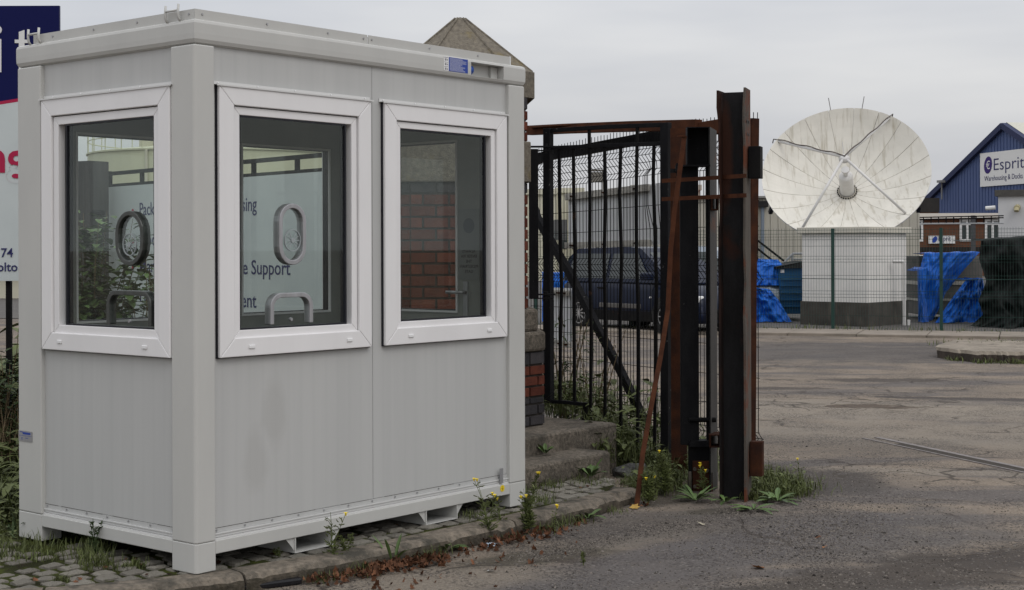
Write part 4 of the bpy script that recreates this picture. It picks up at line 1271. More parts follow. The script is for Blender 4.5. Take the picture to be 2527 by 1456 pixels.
signback('small grey sign back low on the mesh by the pier', 1362, 1405, 710, 712, 852, 860, [(1362, 722, 1400, 724, .045), (1362, 845, 1405, 852, .05)])

# ================================================================== steel gate posts and rusty scrap
def steel(nm, label, cat='post', at=(0, 0, 0), rz=0): return thing(nm, label, cat, at, rz)
hb = D(1814, 600, 9.28); HBX = Vector((hb.x, hb.y, 0))
hcol = steel('steel_column', 'tall weathered H section steel column with a torn flange, nearest the road', at=HBX, rz=-.34)
zt_ = 2.555
wdt = .168
n_ = 24
def flange(x0, x1, y0, y1, torn, mat, nm, top=0):
    vs = []
    for i_ in range(n_ + 1):
        z = -.05 + (zt_ + top + .05) * i_ / n_
        e = torn(z)
        vs += [(x0 + e, y0, z), (x1 + e, y0, z), (x1, y1, z), (x0, y1, z)]
    fs = [(4 * i_ + j, 4 * i_ + (j + 1) % 4, 4 * i_ + 4 + (j + 1) % 4, 4 * i_ + 4 + j) for i_ in range(n_) for j in range(4)] + [(3, 2, 1, 0), tuple(4 * n_ + j for j in range(4))]
    return obj(nm, MB().add(vs, fs), mat, hcol)
flange(-.088, -.076, -.075, .085, lambda z: .012 * nz(z * 3, 4) * (1 if z > 1.2 else .2) - (.012 if z > 2.35 else 0), m_flangel, 'flange')
flange(.070, .083, -.095, .085, lambda z: .008 * nz(z * 4, 9) * (1 if z > 1 else .2), m_flange, 'flange', .01)
obj('web', MB().box(-.076, .070, .0, .012, -.05, zt_ - .008), m_web, hcol)
mb = MB()
for z in (2.36, 2.28): mb.tube([(.0835, -.03, z), (.0865, -.03, z)], .010, 8); mb.tube([(.0835, .03, z), (.0865, .03, z)], .010, 8)
obj('bolt_hole', mb, m_black, hcol)
bx = D(1873, 600, 9.5)
pb = obj('side_box', MB().box(.090, .165, -.03, .06, 2.005, 2.205), m_blk, hcol, bev=.003)
pb2 = obj('side_angle', MB().box(.088, .165, .0, .07, .15, .365), m_rust, hcol, bev=.003)
# twin column frame
tb = D(1733, 600, 9.62)
tw = steel('channel_post', 'black twin channel gate post with an open box head and rusty base plate', at=(tb.x, tb.y, 0), rz=-.06)
sc2 = 9.62 / FP
X_ = lambda x: (x - 1733) * sc2
Z_ = lambda y: H - (y - HY) * sc2
mb = MB(); mb.box(X_(1695), X_(1697.5), -.05, .09, Z_(409), Z_(318)); mb.box(X_(1695), X_(1750), .085, .09, Z_(409), Z_(316)); mb.box(X_(1695), X_(1751), -.05, .09, Z_(318), Z_(316)); mb.box(X_(1748), X_(1751), -.05, .09, Z_(1220), Z_(316))
obj('box_head', mb, m_blk2, tw)
obj('column', MB().box(X_(1679), X_(1724), .0, .07, Z_(1100), Z_(409)), m_blk2, tw, bev=.004)
obj('column', MB().box(X_(1743), X_(1748), .0, .07, Z_(1100), Z_(409)), m_blk, tw)
# outer channel: pale scuffed side receding to the right
mb = MB(); mb.add([(X_(1751), -.05, Z_(1225)), (X_(1772), .10, Z_(1215)), (X_(1772), .10, Z_(321)), (X_(1751), -.05, Z_(316)), (X_(1748.5), -.05, Z_(1225)), (X_(1768), .10, Z_(1215)), (X_(1768), .10, Z_(321)), (X_(1748.5), -.05, Z_(316))],
                  [(0, 1, 2, 3), (4, 7, 6, 5), (0, 4, 5, 1), (1, 5, 6, 2), (2, 6, 7, 3), (3, 7, 4, 0)])
obj('outer_channel', mb, M('scuffed dark steel', (.035, .033, .031), (.06, .055, .05), 9, .6, 0, .3, 60, stretch=(1, 1, .2), c3=(.10, .045, .025), s3=5, t3=(.6, .7)), tw)
obj('cross_plate', MB().box(X_(1680), X_(1752), -.055, .07, Z_(413), Z_(409)), m_blk2, tw)
obj('cross_plate', MB().box(X_(1700), X_(1748), -.03, .07, Z_(1103), Z_(1088)), m_blk2, tw)
obj('pin', MB().tube([(X_(1700), -.01, Z_(1037)), (X_(1765), -.01, Z_(1037))], .016, 10), m_blk, tw)
obj('lower_column', MB().box(X_(1698), X_(1748), .0, .07, -.05, Z_(1103)), m_blk, tw)
for xa in (1697, 1749):
    obj('base_angle', MB().box(X_(xa), X_(xa + 7), -.04, .0, -.02, Z_(1165)), m_flange, tw)
bpn = obj('base_plate', MB().box(X_(1707), X_(1748), -.03, -.002, .0, Z_(1138)), m_rust, tw, bev=.003)
for x, y in ((1712, 1157), (1742, 1160), (1712, 1200), (1742, 1203)): obj('bolt', MB().tube([(X_(x), -.045, Z_(y) + .0), (X_(x), -.03, Z_(y))], .012, 6), m_flange, bpn)
for (x0, x1, y0, y1) in ((1753, 1771, 489, 521), (1747, 1774, 1069, 1101)):
    mb = MB()
    ax, bx_, az, bz = X_(x0), X_(x1), Z_(y1), Z_(y0); t_ = .008
    mb.box(ax, bx_, -.10, .05, az, az + t_); mb.box(ax, bx_, -.10, .05, bz - t_, bz); mb.box(ax, ax + t_, -.10, .05, az + t_, bz - t_); mb.box(bx_ - t_, bx_, -.10, .05, az + t_, bz - t_)
    obj('tube_end', mb, m_rust, tw)
lt = MB(); lt.box(X_(1655), X_(1700), .02, .05, Z_(427), Z_(417)); lt.box(X_(1668), X_(1690), -.01, .06, Z_(424), Z_(408)); lt.tube([(X_(1676), .01, Z_(436)), (X_(1676), .01, Z_(404))], .018, 8)
obj('latch', lt, m_blk2, tw)
# rusty plate
rp = D(1674, 600, 10.1)
rpl = tag(obj('rusty_plate_post', MB().box(rp.x - .052, rp.x + .055, rp.y, rp.y + .012, -.05, H + (HY - 318) / FP * 10.1), m_rust), 'upright rusty steel plate between the barred gate and the channel post', 'post')
# straps
for y0, y1, lb in ((446.5, 433.5, 'upper rusty steel strap tying the posts together'), (491.5, 482, 'lower rusty steel strap tying the posts together')):
    a_, b_ = D(1633, y0, 9.60), D(1842, y1, 9.10)
    c_ = D(1752, y0 + (y1 - y0) * .55, 9.40)
    tag(obj('steel_strap', MB().strip([a_, c_, b_], .006, (0, 1, 0), th=.0255), m_rust2), lb, 'strap')
# leaning bar
pts = [(1689, 335, 9.42), (1683, 380, 9.41), (1664, 524, 9.40), (1655, 617, 9.40), (1648, 765, 9.38), (1630, 880, 9.3), (1609, 991, 9.2), (1586, 1120, 9.12), (1571, 1248, 9.05)]
P = [D(*p) for p in pts]
mb = MB().strip(P, .010, (0, 1, 0), th=.030)
mb.beam(D(1672, 336, 9.42), D(1692, 336, 9.42), .03, .008)
tag(obj('leaning_bar', mb, m_rust2), 'long bent rusty flat bar leaning on the posts and standing at the kerb end', 'bar')

# ================================================================== green mesh fence along the yard
pan = 2.52
PS0 = (FB - FA).length - 4 * pan
for i in range(8):
    a0 = PS0 + (i - 1) * pan + 0
    if i < 7 or 1:
        lab = ['panel of green mesh fence at the far left', 'green mesh fence bay seen through the gate behind the blue car', 'green mesh fence bay hidden mostly by the steel posts',
               'green mesh fence bay left of the first visible green post', 'green mesh fence bay in front of the white dish hut', 'green mesh fence bay in front of the black tarpaulin heap', 'green mesh fence bay at the right edge', 'green mesh fence bay beyond the right edge'][i]
fence = thing('mesh_fence', 'low green welded mesh fence in front of the dish and tarpaulins', 'fence', FA, math.atan2(FD.y, FD.x))
frow = [(.03, 0), (.30, 0), (.64, 0), (.70, -.03), (.76, 0), (1.05, 0), (1.30, 0), (1.355, -.03), (1.41, 0), (1.60, 0), (1.72, 0), (1.775, -.03), (1.83, 0), (1.90, 0)]
offs = (FB - FA).length
gpm = None
for i in range(-4, 3):
    u = offs + i * pan * .775
    zp = 2.0 if i <= 0 else 2.03
    mbp = MB().box(-.03, .03, -.03, .03, -.1, 1.93)
    if gpm is None: gpm = mbp.mesh('fence_post', m_green)
    o = link('fence_post', gpm, fence, Matrix.Translation((u, 0, 0)))
pmesh = MB()
Lp = pan * .775
k = 0
while k * .05 < Lp - .08:
    fold_wire(pmesh, Vector((.05 + k * .05, 0, 0)), Vector((0, 1, 0)), frow + [(1.935, 0)], .0028)
    k += 1
for z, o_ in frow: pmesh.tube([(.03, o_ + .005, z), (Lp - .03, o_ + .005, z)], .0035, 3, cap=False)
pm = pmesh.mesh('mesh_panel', m_green, recalc=False)
for i in range(-5, 3):
    o = link('mesh_panel', pm, fence, Matrix.Translation((offs + i * Lp, -.005, 0)))
obj('tension_wire', MB().tube([(offs + i_ * .5, -.04, .985 - .02 * math.sin(i_ * 1.7) * .3) for i_ in range(-20, 8)], .008, 4), m_green, fence)

# ================================================================== dish hut and satellite dish
c0 = G(2141, 808); c1 = G(1980, 802); c2 = G(2265, 801)
ha = (c1 - c0); hb_ = (c2 - c0)
e1 = ha.normalized(); e2 = Vector((-e1.y, e1.x, 0))
if e2.dot(hb_) < 0: e2 = -e2
La, Lb = ha.length, hb_.dot(e2)
hut = thing('dish_hut', 'small white hut on a stained concrete base carrying the satellite dish', 'hut', c0, 0)
X = Matrix(((e1.x, e2.x, 0, 0), (e1.y, e2.y, 0, 0), (0, 0, 1, 0), (0, 0, 0, 1)))
Yc = c0.y
zc = lambda y: H - (y - HY) / FP * (Yc + .6)
zb1, zb2, zb3 = zc(747), zc(578), zc(563)
obj('concrete_base', MB().box(-.03, La + .03, -.03, Lb + .03, -.05, zb1, X), m_hutbase, hut)
obj('wall', MB().box(0, La, 0, Lb, zb1, zb2, X), m_hutwall, hut)
obj('roof_slab', MB().box(-.08, La + .08, -.08, Lb + .08, zb2, zb3, X), M('pale roof slab', (.55, .52, .44), (.48, .46, .40), 3, .8), hut, bev=.01)
pp = c0.lerp(c2, .66) + Vector((.03, -.12, 0)) - c0
mb = MB().tube([pp, pp + Vector((0, 0, 1.25)), pp + Vector((-.02, 0, 1.29)), pp + Vector((-.22, .02, 1.29))], .035, 8)
obj('vent_pipe', mb, m_whitepaint, hut)
obj('stub_pipe', MB().tube([pp + Vector((.09, 0, 0)), pp + Vector((.09, 0, .12))], .035, 8), m_whitepaint, hut)

DCY = 32.4
dc = D(2086.5, 425, DCY)
DR, DDp = 204.5 / FP * DCY, .72
el = math.asin(.815) ; tilt = PI / 2 - el                       # boresight elevation
axis_ = Vector((-.235, -math.cos(tilt), math.sin(tilt))).normalized()
zx = axis_; xx = Vector((1, 0, 0)); xx = (xx - zx * xx.dot(zx)).normalized(); yy = zx.cross(xx)
DX = Matrix(((xx.x, yy.x, zx.x, 0), (xx.y, yy.y, zx.y, 0), (xx.z, yy.z, zx.z, 0), (0, 0, 0, 1)))
dish = thing('satellite_dish', 'large stained white satellite dish pointing up on top of the white hut', 'satellite dish', dc - axis_ * DDp)
pz = lambda r: DDp * (r / DR) ** 2
NP = 20
for k in range(NP):
    a0, a1 = 2 * PI * k / NP + .004 + .08, 2 * PI * (k + 1) / NP - .004 + .08
    vs = []; nr, na = 9, 5
    for side in (0, 1):
        for i_ in range(nr + 1):
            r = .17 + (DR - .17) * i_ / nr
            for j in range(na + 1):
                a_ = a0 + (a1 - a0) * j / na
                vs.append((r * math.cos(a_), r * math.sin(a_), pz(r) - .03 * side))
    w_ = na + 1; off = (nr + 1) * w_
    fs = [(i_ * w_ + j, i_ * w_ + j + 1, (i_ + 1) * w_ + j + 1, (i_ + 1) * w_ + j) for i_ in range(nr) for j in range(na)]
    fs += [tuple(off + q for q in f[::-1]) for f in fs]
    fs += [(nr * w_ + j, nr * w_ + j + 1, off + nr * w_ + j + 1, off + nr * w_ + j) for j in range(na)]
    fs += [(i_ * w_, (i_ + 1) * w_, off + (i_ + 1) * w_, off + i_ * w_) for i_ in range(nr)] + [(i_ * w_ + na, off + i_ * w_ + na, off + (i_ + 1) * w_ + na, (i_ + 1) * w_ + na) for i_ in range(nr)]
    obj('reflector_panel', MB().add(vs, fs, 0, DX), m_dish, dish, smooth=False, recalc=True)
mb = MB()
for k in range(NP):
    a_ = 2 * PI * k / NP + .08
    mb.tube([DX @ Vector((r * math.cos(a_), r * math.sin(a_), pz(r) - .002)) for r in [.18 + (DR - .2) * q / 8 for q in range(9)]], .0048, 4)
obj('panel_seams', mb, m_dishseam, dish)
mb = MB()
for k in range(24):
    a_ = 2 * PI * k / 24
    mb.tube([DX @ Vector((.21 * math.cos(a_), .21 * math.sin(a_), .01)), DX @ Vector((.21 * math.cos(a_), .21 * math.sin(a_), .045))], .014, 6)
obj('hub_bolts', mb, m_roofdark, dish)
obj('feed_tube', MB().lathe([(.155, -.02), (.155, .56), (.14, .60), (.11, .62), (.05, .62), (.05, .72), (.09, .78), (.09, .82), (0, .82)], 28, DX), m_whitepaint, dish, smooth=False)
obj('hub_ring', MB().lathe([(.172, .03), (.20, .03), (.20, .0), (.172, .0)], 28, DX), m_dishseam, dish)
FO = 1.18
obj('sub_reflector', MB().lathe([(0, FO - .04), (.11, FO), (.12, FO + .02), (.07, FO + .09), (.05, FO + .10), (0, FO + .10)], 24, DX), m_whitepaint, dish, smooth=True)
def on_dish(x, y):                                             # rim point nearest to the pixel, as an angle
    best = None
    for q in range(720):
        a_ = 2 * PI * q / 720
        w_ = dish.location + (DX @ Vector((DR * .985 * math.cos(a_), DR * .985 * math.sin(a_), pz(DR * .985))))
        X2, Z2 = CX + w_.x / w_.y * FP, HY - (w_.z - H) / w_.y * FP
        d_ = (X2 - x) ** 2 + (Z2 - y) ** 2
        if best is None or d_ < best[0]: best = (d_, a_)
    return best[1]
foc = DX @ Vector((0, 0, FO + .08))
for (x, y, rr) in ((1915, 345, 1), (2198, 288, 1), (1975, 572, 1), (2245, 528, .93)):
    a_ = on_dish(x, y); r = DR * .97 * rr
    p = DX @ Vector((r * math.cos(a_), r * math.sin(a_), pz(r) + .01))
    obj('feed_strut', MB().tube([p, foc], .030, 8), m_whitepaint, dish, smooth=True)
    if y < 400:
        q = [p.lerp(foc, f) + Vector((0, -.03, .035 + .014 * math.sin(f * 17))) for f in [i_ / 14 for i_ in range(15)]]
        e_ = p + (p - foc).normalized() * .16
        q = [e_ + Vector((-.02, 0, -.07)), e_ + Vector((0, 0, .02))] + q
        obj('feed_cable', MB().tube(q, .013, 6), M('grey cable', (.10, .085, .075)), dish, smooth=True)
for x in (2049, 2129):
    a_ = on_dish(x, 265); p = DX @ Vector((DR * math.cos(a_), DR * math.sin(a_), DDp))
    obj('lightning_rod', MB().tube([p, p + Vector(((x - 2089) * .0012, 0, .27))], .010, 5), M('rod grey', (.25, .24, .24)), dish)
p = DX @ Vector((0, .06, FO + .12))
obj('lightning_rod', MB().tube([p, p + Vector((-.03, 0, .26))], .009, 5), m_whitepaint, dish)
mb = MB()
mb.beam(DX @ Vector((0, 0, -.05)), DX @ Vector((0, 0, -.45)), .5, .5)
mb.tube([(0, .25, -.3), (0, .25, zb3 - dish.location.z)], .16, 12)
obj('dish_mount', mb, m_whitepaint, dish)
for sx in (-1, 1):
    a_ = on_dish(1880 if sx < 0 else 2292, 520); p = DX @ Vector((DR * .97 * math.cos(a_), DR * .97 * math.sin(a_), DDp - .06))
    obj('rim_bracket', MB().beam(p + Vector((0, 0, -.05)), p + Vector((.02 * sx, .12, -.16)), .08, .08), m_roofdark, dish)

# ================================================================== buildings in the distance
# beige corrugated shed
bs = D(1866, 600, 46)
shed = thing('corrugated_shed', 'beige corrugated metal shed behind the dish', 'shed', (0, 46, 0))
xa_, xb_ = D(1640, 600, 46).x, D(2253, 600, 46).x
zt1 = H + (HY - 489) / FP * 46
mb = MB()
x = xa_; vs = []; i_ = 0
while x < xb_:
    for dx, dy in ((0, 0), (.15, 0), (.17, -.035), (.22, -.035)):
        vs += [(x + dx, dy, 0), (x + dx, dy, zt1)]
    x += .24
k = len(vs) // 2
mb.add(vs, [(2 * q, 2 * q + 2, 2 * q + 3, 2 * q + 1) for q in range(k - 1)])
obj('cladding', mb, m_cladb, shed, recalc=False)
obj('side_wall', MB().box(xa_, xb_, .05, 9, 0, zt1 - .02), m_cladb, shed)
obj('eaves_gutter', MB().box(xa_, xb_ + .1, -.15, .2, zt1 - .02, zt1 + .04), M('gutter grey', (.22, .215, .20)), shed)
px_ = D(1883, 600, 45.8).x
obj('downpipe', MB().tube([(px_, -.12, 0), (px_, -.12, zt1 - .25)], .055, 8), M('pipe blue grey', (.16, .19, .23)), shed)
obj('rain_hopper', MB().box(px_ - .16, px_ + .16, -.25, .0, zt1 - .3, zt1 - .12), m_roofdark, shed)
stair = thing('outside_stair', 'dark steel outside stair against the beige shed', 'stair', (0, 42, 0))
for (x0, y0, x1, y1) in ((1850, 578, 1945, 652), (1850, 598, 1930, 662), (1850, 622, 1900, 664)):
    a_, b_ = D(x0, y0, 42), D(x1, y1, 42); a_.y = b_.y = 0
    obj('handrail', MB().tube([a_, b_], .03, 6), m_blk, stair)
a_ = [D(x, y, 38) for x, y in ((1922, 661), (1957, 626), (2000, 626))]
tag(obj('guard_rail', MB().tube(a_, .03, 6).tube([D(1955, 628, 38), D(1955, 700, 38)], .035, 6).tube([D(1959, 640, 38), D(2000, 640, 38)], .02, 6), M('grey galvanised rail', (.25, .26, .27))), 'grey guard rail between the beige shed and the blue bin', 'railing')

# brick office with white windows
YB = 80
bb = thing('brick_office', 'brown brick office with white windows below the blue warehouse', 'building', (0, YB, 0))
P_ = lambda x, y: (D(x, y, YB).x, D(x, y, YB).z)
x0, _ = P_(2215, 600); x1, _ = P_(2475, 600); zf0, zf1 = P_(2300, 540)[1], P_(2300, 526.5)[1]
obj('wall', MB().box(x0, x1, 0, 8, 0, zf0), m_farbrick, bb)
obj('fascia', MB().box(P_(2256, 0)[0], x1, -.3, 8, zf0, zf1), M('fascia cream white', (.62, .58, .52)), bb)
obj('dark_band', MB().box(x0, x1, -.04, 0, P_(0, 628)[1], P_(0, 617)[1]), m_roofdark, bb)
def far_window(xl, xr, yt, yb, split):
    a_, zt2 = P_(xl, yt); b_, zb4 = P_(xr, yb)
    mb = MB(); t_ = .12
    mb.box(a_, b_, -.06, 0, zb4, zb4 + t_); mb.box(a_, b_, -.06, 0, zt2 - t_, zt2)
    xsx = [a_, a_ + t_, b_ - t_, b_] if split == 1 else None
    mb.box(a_, a_ + t_, -.06, 0, zb4 + t_, zt2 - t_); mb.box(b_ - t_, b_, -.06, 0, zb4 + t_, zt2 - t_)
    for q in range(1, split):
        c_ = a_ + (b_ - a_) * q / split; mb.box(c_ - t_ / 2, c_ + t_ / 2, -.06, 0, zb4 + t_, zt2 - t_)
    zm = zb4 + (zt2 - zb4) * .74
    mb.box(a_ + t_, b_ - t_, -.065, -.001, zm, zm + .1)
    o = obj('window', mb, m_signwhite, bb)
    obj('pane', MB().box(a_ + t_ * .5, b_ - t_ * .5, -.02, -.01, zb4 + .05, zt2 - .05), m_winglass, o)
far_window(2255, 2277.5, 542, 596, 1); far_window(2367.5, 2405.5, 541.5, 595.5, 2); far_window(2430, 2468, 541, 595, 2)
far_window(2255, 2277, 629, 652, 1)
a_, z0 = P_(2290, 601); b_, z1 = P_(2355.7, 581.5)
osn = tag(obj('office_sign', MB().box(a_, b_, YB - .12, YB - .06, z0, z1), m_signwhite), 'small white Esprit sign on the brick office wall', 'sign')
text_on(osn, 'Esprit', .42, (a_ + (b_ - a_) * .36, YB - .13, z0 + .13), (1, 0, 0), (0, 0, 1), m_navytxt, fit=(b_ - a_) * .46)
cc = (a_ + (b_ - a_) * .23, (z0 + z1) / 2)
obj('logo', MB().add([(cc[0] + .13 * math.cos(q * PI / 10) + .05 * math.sin(q * PI / 10), YB - .13, cc[1] + .17 * math.sin(q * PI / 10)) for q in range(20)], [tuple(range(20))]), m_blue, osn, recalc=False)
# dark roof beside the warehouse
a_, b_ = D(2215, 489, 84), D(2316, 524, 84)
drf = thing('dark_roof_block', 'black felted lift housing beside the blue warehouse gable', 'building', (0, 84, 0))
obj('wall', MB().box(a_.x, b_.x, 0, 3, 0, b_.z), m_farbrick, drf)
obj('roof', MB().box(a_.x, b_.x, -.2, 3.2, b_.z, a_.z), m_roofdark, drf)
# railing in front
rl = thing('walkway_railing', 'dark two bar railing in front of the brick office', 'railing', (0, 52, 0))
mb = MB()
xq = lambda x: D(x, 0, 52).x
zq = lambda y: H + (HY - y) / FP * 52
for ya, yb in ((540, 536), (545, 541)): obj('rail', MB().tube([(xq(2240), 0, zq(ya)), (xq(2475), 0, zq(yb))], .022, 5), m_blk, rl)
obj('rail', MB().tube([(xq(2240), 0, zq(555.5)), (xq(2475), 0, zq(554.5))], .03, 5), M('pale rail', (.30, .31, .32)), rl)
for k in range(13): obj('post', MB().tube([(xq(2240 + 18.6 * k), 0, zq(556)), (xq(2240 + 18.6 * k), 0, zq(538))], .02, 5), m_blk, rl)
for x in (2252, 2401): obj('support', MB().box(xq(x) - .07, xq(x) + .07, 0, .12, 0, zq(535)), M('dark grey post %d' % x, (.06, .06, .065)), rl)

# blue warehouse with gable sign
YW = 90.0
p0 = D(2423, 600, YW); p0.z = 0
wd_ = Vector((.25, -.97, 0)).normalized(); wn_ = Vector((.97, .25, 0)).normalized()
def along_wall(x):                                             # distance from p0 along the gable for a photo column
    r_ = ray(x, 600)
    return ((-p0.x) * (-r_.y) - (-r_.x) * (-p0.y)) / (wd_.x * (-r_.y) - (-r_.x) * wd_.y)
def wz(x, y): return H + ray(x, y).z * (p0.y + wd_.y * along_wall(x))
wh = thing('blue_warehouse', 'blue clad warehouse gable with a large white company sign', 'building', p0, math.atan2(wd_.y, wd_.x))
ue, za_ = along_wall(2293), wz(2293, 492)
ua_, zap = along_wall(2481), wz(2481, 310)
ur = ua_ + (ua_ - ue)
def gable(y0, y1, grow=0): return MB().add([(ue, y, 0) for y in (y0, y1)] + [(ue, y, za_) for y in (y0, y1)] + [(ua_, y, zap) for y in (y0, y1)] + [(ur, y, za_) for y in (y0, y1)] + [(ur, y, 0) for y in (y0, y1)],
    [(0, 2, 4, 6, 8), (1, 9, 7, 5, 3), (0, 1, 3, 2), (2, 3, 5, 4), (4, 5, 7, 6), (6, 7, 9, 8)])
mb = gable(0, 40)
obj('wall', mb, m_shed, wh)
mb = MB(); u = ue + .15
while u < ur:
    zt3 = za_ + (zap - za_) * (1 - abs(u - ua_) / (ua_ - ue)) - .15
    mb.box(u, u + .10, -.03, -.001, 0, zt3); u += .33
obj('cladding_ribs', mb, m_shed, wh)
mb = MB()
for s_ in ((ue - .4, ua_), (ur + .4, ua_)):
    q0 = Vector((s_[0], -.1, za_ - .4 * (zap - za_) / (ua_ - ue))); q1 = Vector((ua_, -.1, zap))
    mb.beam(q0, q1, .35, .34)
obj('verge_trim', mb, M('dark blue trim', (.018, .026, .075)), wh)
mb = MB()
for s_ in (ue - .5, ur + .5):
    zz = za_ - .5 * (zap - za_) / (ua_ - ue)
    mb.add([(s_, .1, zz + .2), (ua_, .1, zap + .2), (ua_, 40, zap + .2), (s_, 40, zz + .2)], [(0, 1, 2, 3)])
obj('roof', mb, M('cream roof sheet', (.50, .49, .42)), wh, recalc=False)
us0, us1 = along_wall(2423.5), along_wall(2423.5) + 9.5
zs_b, zs_t = wz(2426, 461), wz(2423.5, 379)
wsn = obj('sign_board', MB().box(us0, us1, -.12, -.05, zs_b, zs_t), m_signwhite, wh)
hgt_ = zs_t - zs_b
u_e = along_wall(2455)
text_on(wsn, 'Esprit', hgt_ * .50, (u_e, -.13, zs_b + hgt_ * .46), (1, 0, 0), (0, 0, 1), m_navytxt, fit=along_wall(2530) - u_e, bold=-.004)
text_on(wsn, 'Warehousing & Docks', hgt_ * .22, (along_wall(2434), -.13, zs_b + hgt_ * .16), (1, 0, 0), (0, 0, 1), m_navytxt, fit=along_wall(2529) - along_wall(2434))
cc = (along_wall(2443.5), zs_b + hgt_ * .63); rr_ = (along_wall(2453.5) - along_wall(2434)) / 2
obj('logo_disc', MB().add([(cc[0] + rr_ * math.cos(q * PI / 14) + .06 * math.sin(q * PI / 14), -.135, cc[1] + hgt_ * .255 * math.sin(q * PI / 14)) for q in range(28)], [tuple(range(28))]), M('purple print', (.03, .012, .13)), wsn, recalc=False)
text_on(wsn, '\u20ac', hgt_ * .34, (cc[0] - rr_ * .5, -.14, cc[1] - hgt_ * .12), (1, 0, 0), (0, 0, 1), m_signwhite, fit=rr_ * 1.0)
ul_ = along_wall(2335)
mb = MB(); z5 = wz(2335, 492); mb.tube([(ul_, -.3, z5), (ul_, -.3, z5 + 1.1)], .05, 6); mb.box(ul_ - .1, ul_ + .4, -.6, -.2, z5 + 1.05, z5 + 1.2)
obj('floodlight', mb, M('lamp grey', (.2, .2, .2)), wh)

# white block at the right
YR = 60
wa = D(2463.5, 600, YR); wb = thing('white_block', 'white rendered block with a dark parapet at the right edge', 'building', (wa.x, wa.y, 0), -.45)
zp0, zp1 = H + (HY - 488) / FP * YR, H + (HY - 474) / FP * YR
obj('wall', MB().box(0, 12, 0, 8, 0, zp0), M('white render', (.56, .56, .56), (.50, .50, .51), 1, .7), wb)
obj('parapet', MB().box(-.12, 12, -.12, 8, zp0, zp1 + .02), M('dark grey parapet', (.06, .058, .055), (.09, .085, .075), 4, .9), wb)
obj('wall_lamp', MB().tube([(.75, -.02, zp0 - .45), (.75, -.3, zp0 - .5)], .12, 10).tube([(.75, -.3, zp0 - .5), (.75, -.36, zp0 - .62)], .1, 10), M('lamp cream', (.40, .36, .22)), wb)
obj('wall_lamp', MB().tube([(-.12, .1, zp0 - .45), (-.5, .1, zp0 - .48)], .09, 8), m_signwhite, wb)

# cream and red buildings seen through the gate
for (xl, xr, yt, Y_, mt, lb) in ((1296, 1372, 480, 70, m_cream, 'cream block seen through the mesh nearest the pier'), (1372, 1440, 476, 76, m_cream, 'second cream block left of the wide sign back'),
                                 (1560, 1727, 470, 68, m_cladb, 'pale flat shed behind the mesh gate'), (1727, 1800, 497, 66, m_red, 'red oxide building glimpsed between the steel posts')):
    a_, b_ = D(xl, yt, Y_), D(xr, yt, Y_)
    t_ = thing('far_block', lb, 'building', (a_.x, Y_, 0))
    L_ = b_.x - a_.x
    if xl == 1560: L_ = D(1727, 0, Y_).x - a_.x
    obj('wall', MB().box(0, L_, 0, 6, 0, a_.z), mt, t_)
    obj('parapet', MB().box(-.05, L_ + .05, -.12, 6, a_.z, a_.z + .25), mt, t_)
    wins = MB()
    for k in range(2):
        wins.box(L_ * (.18 + .4 * k), L_ * (.38 + .4 * k), -.03, -.001, a_.z * .35, a_.z * .35 + .9)
    obj('window', wins, m_winglass, t_)
a_ = D(1381, 590, 40)
tag(obj('plant_housing', MB().box(a_.x - .13, a_.x + .2, 40, 41, 1.8, 2.35).box(a_.x - .02, a_.x + .05, 40.2, 40.3, 0, 1.8), M('dark grey plant', (.09, .09, .09))), 'dark grey box on a pole seen between the gate stile and the sign back', 'box')
a_ = D(1473, 455, 60)
mb = MB().box(-.28, .28, 0, .5, .1, .5)
for x in (-.28, .24): mb.box(x, x + .04, 0, .04, -.5, .6); mb.box(x, x + .04, .4, .44, -.5, .6)
mb.box(-.35, .33, -.05, .5, .55, .6)
mb.box(-.05, .05, .2, .3, -a_.z, -.5)
o = tag(obj('roof_lantern', mb, M('roof plant grey', (.16, .15, .13))), 'small slatted housing standing above the wide sign back', 'vent')
o.location = a_

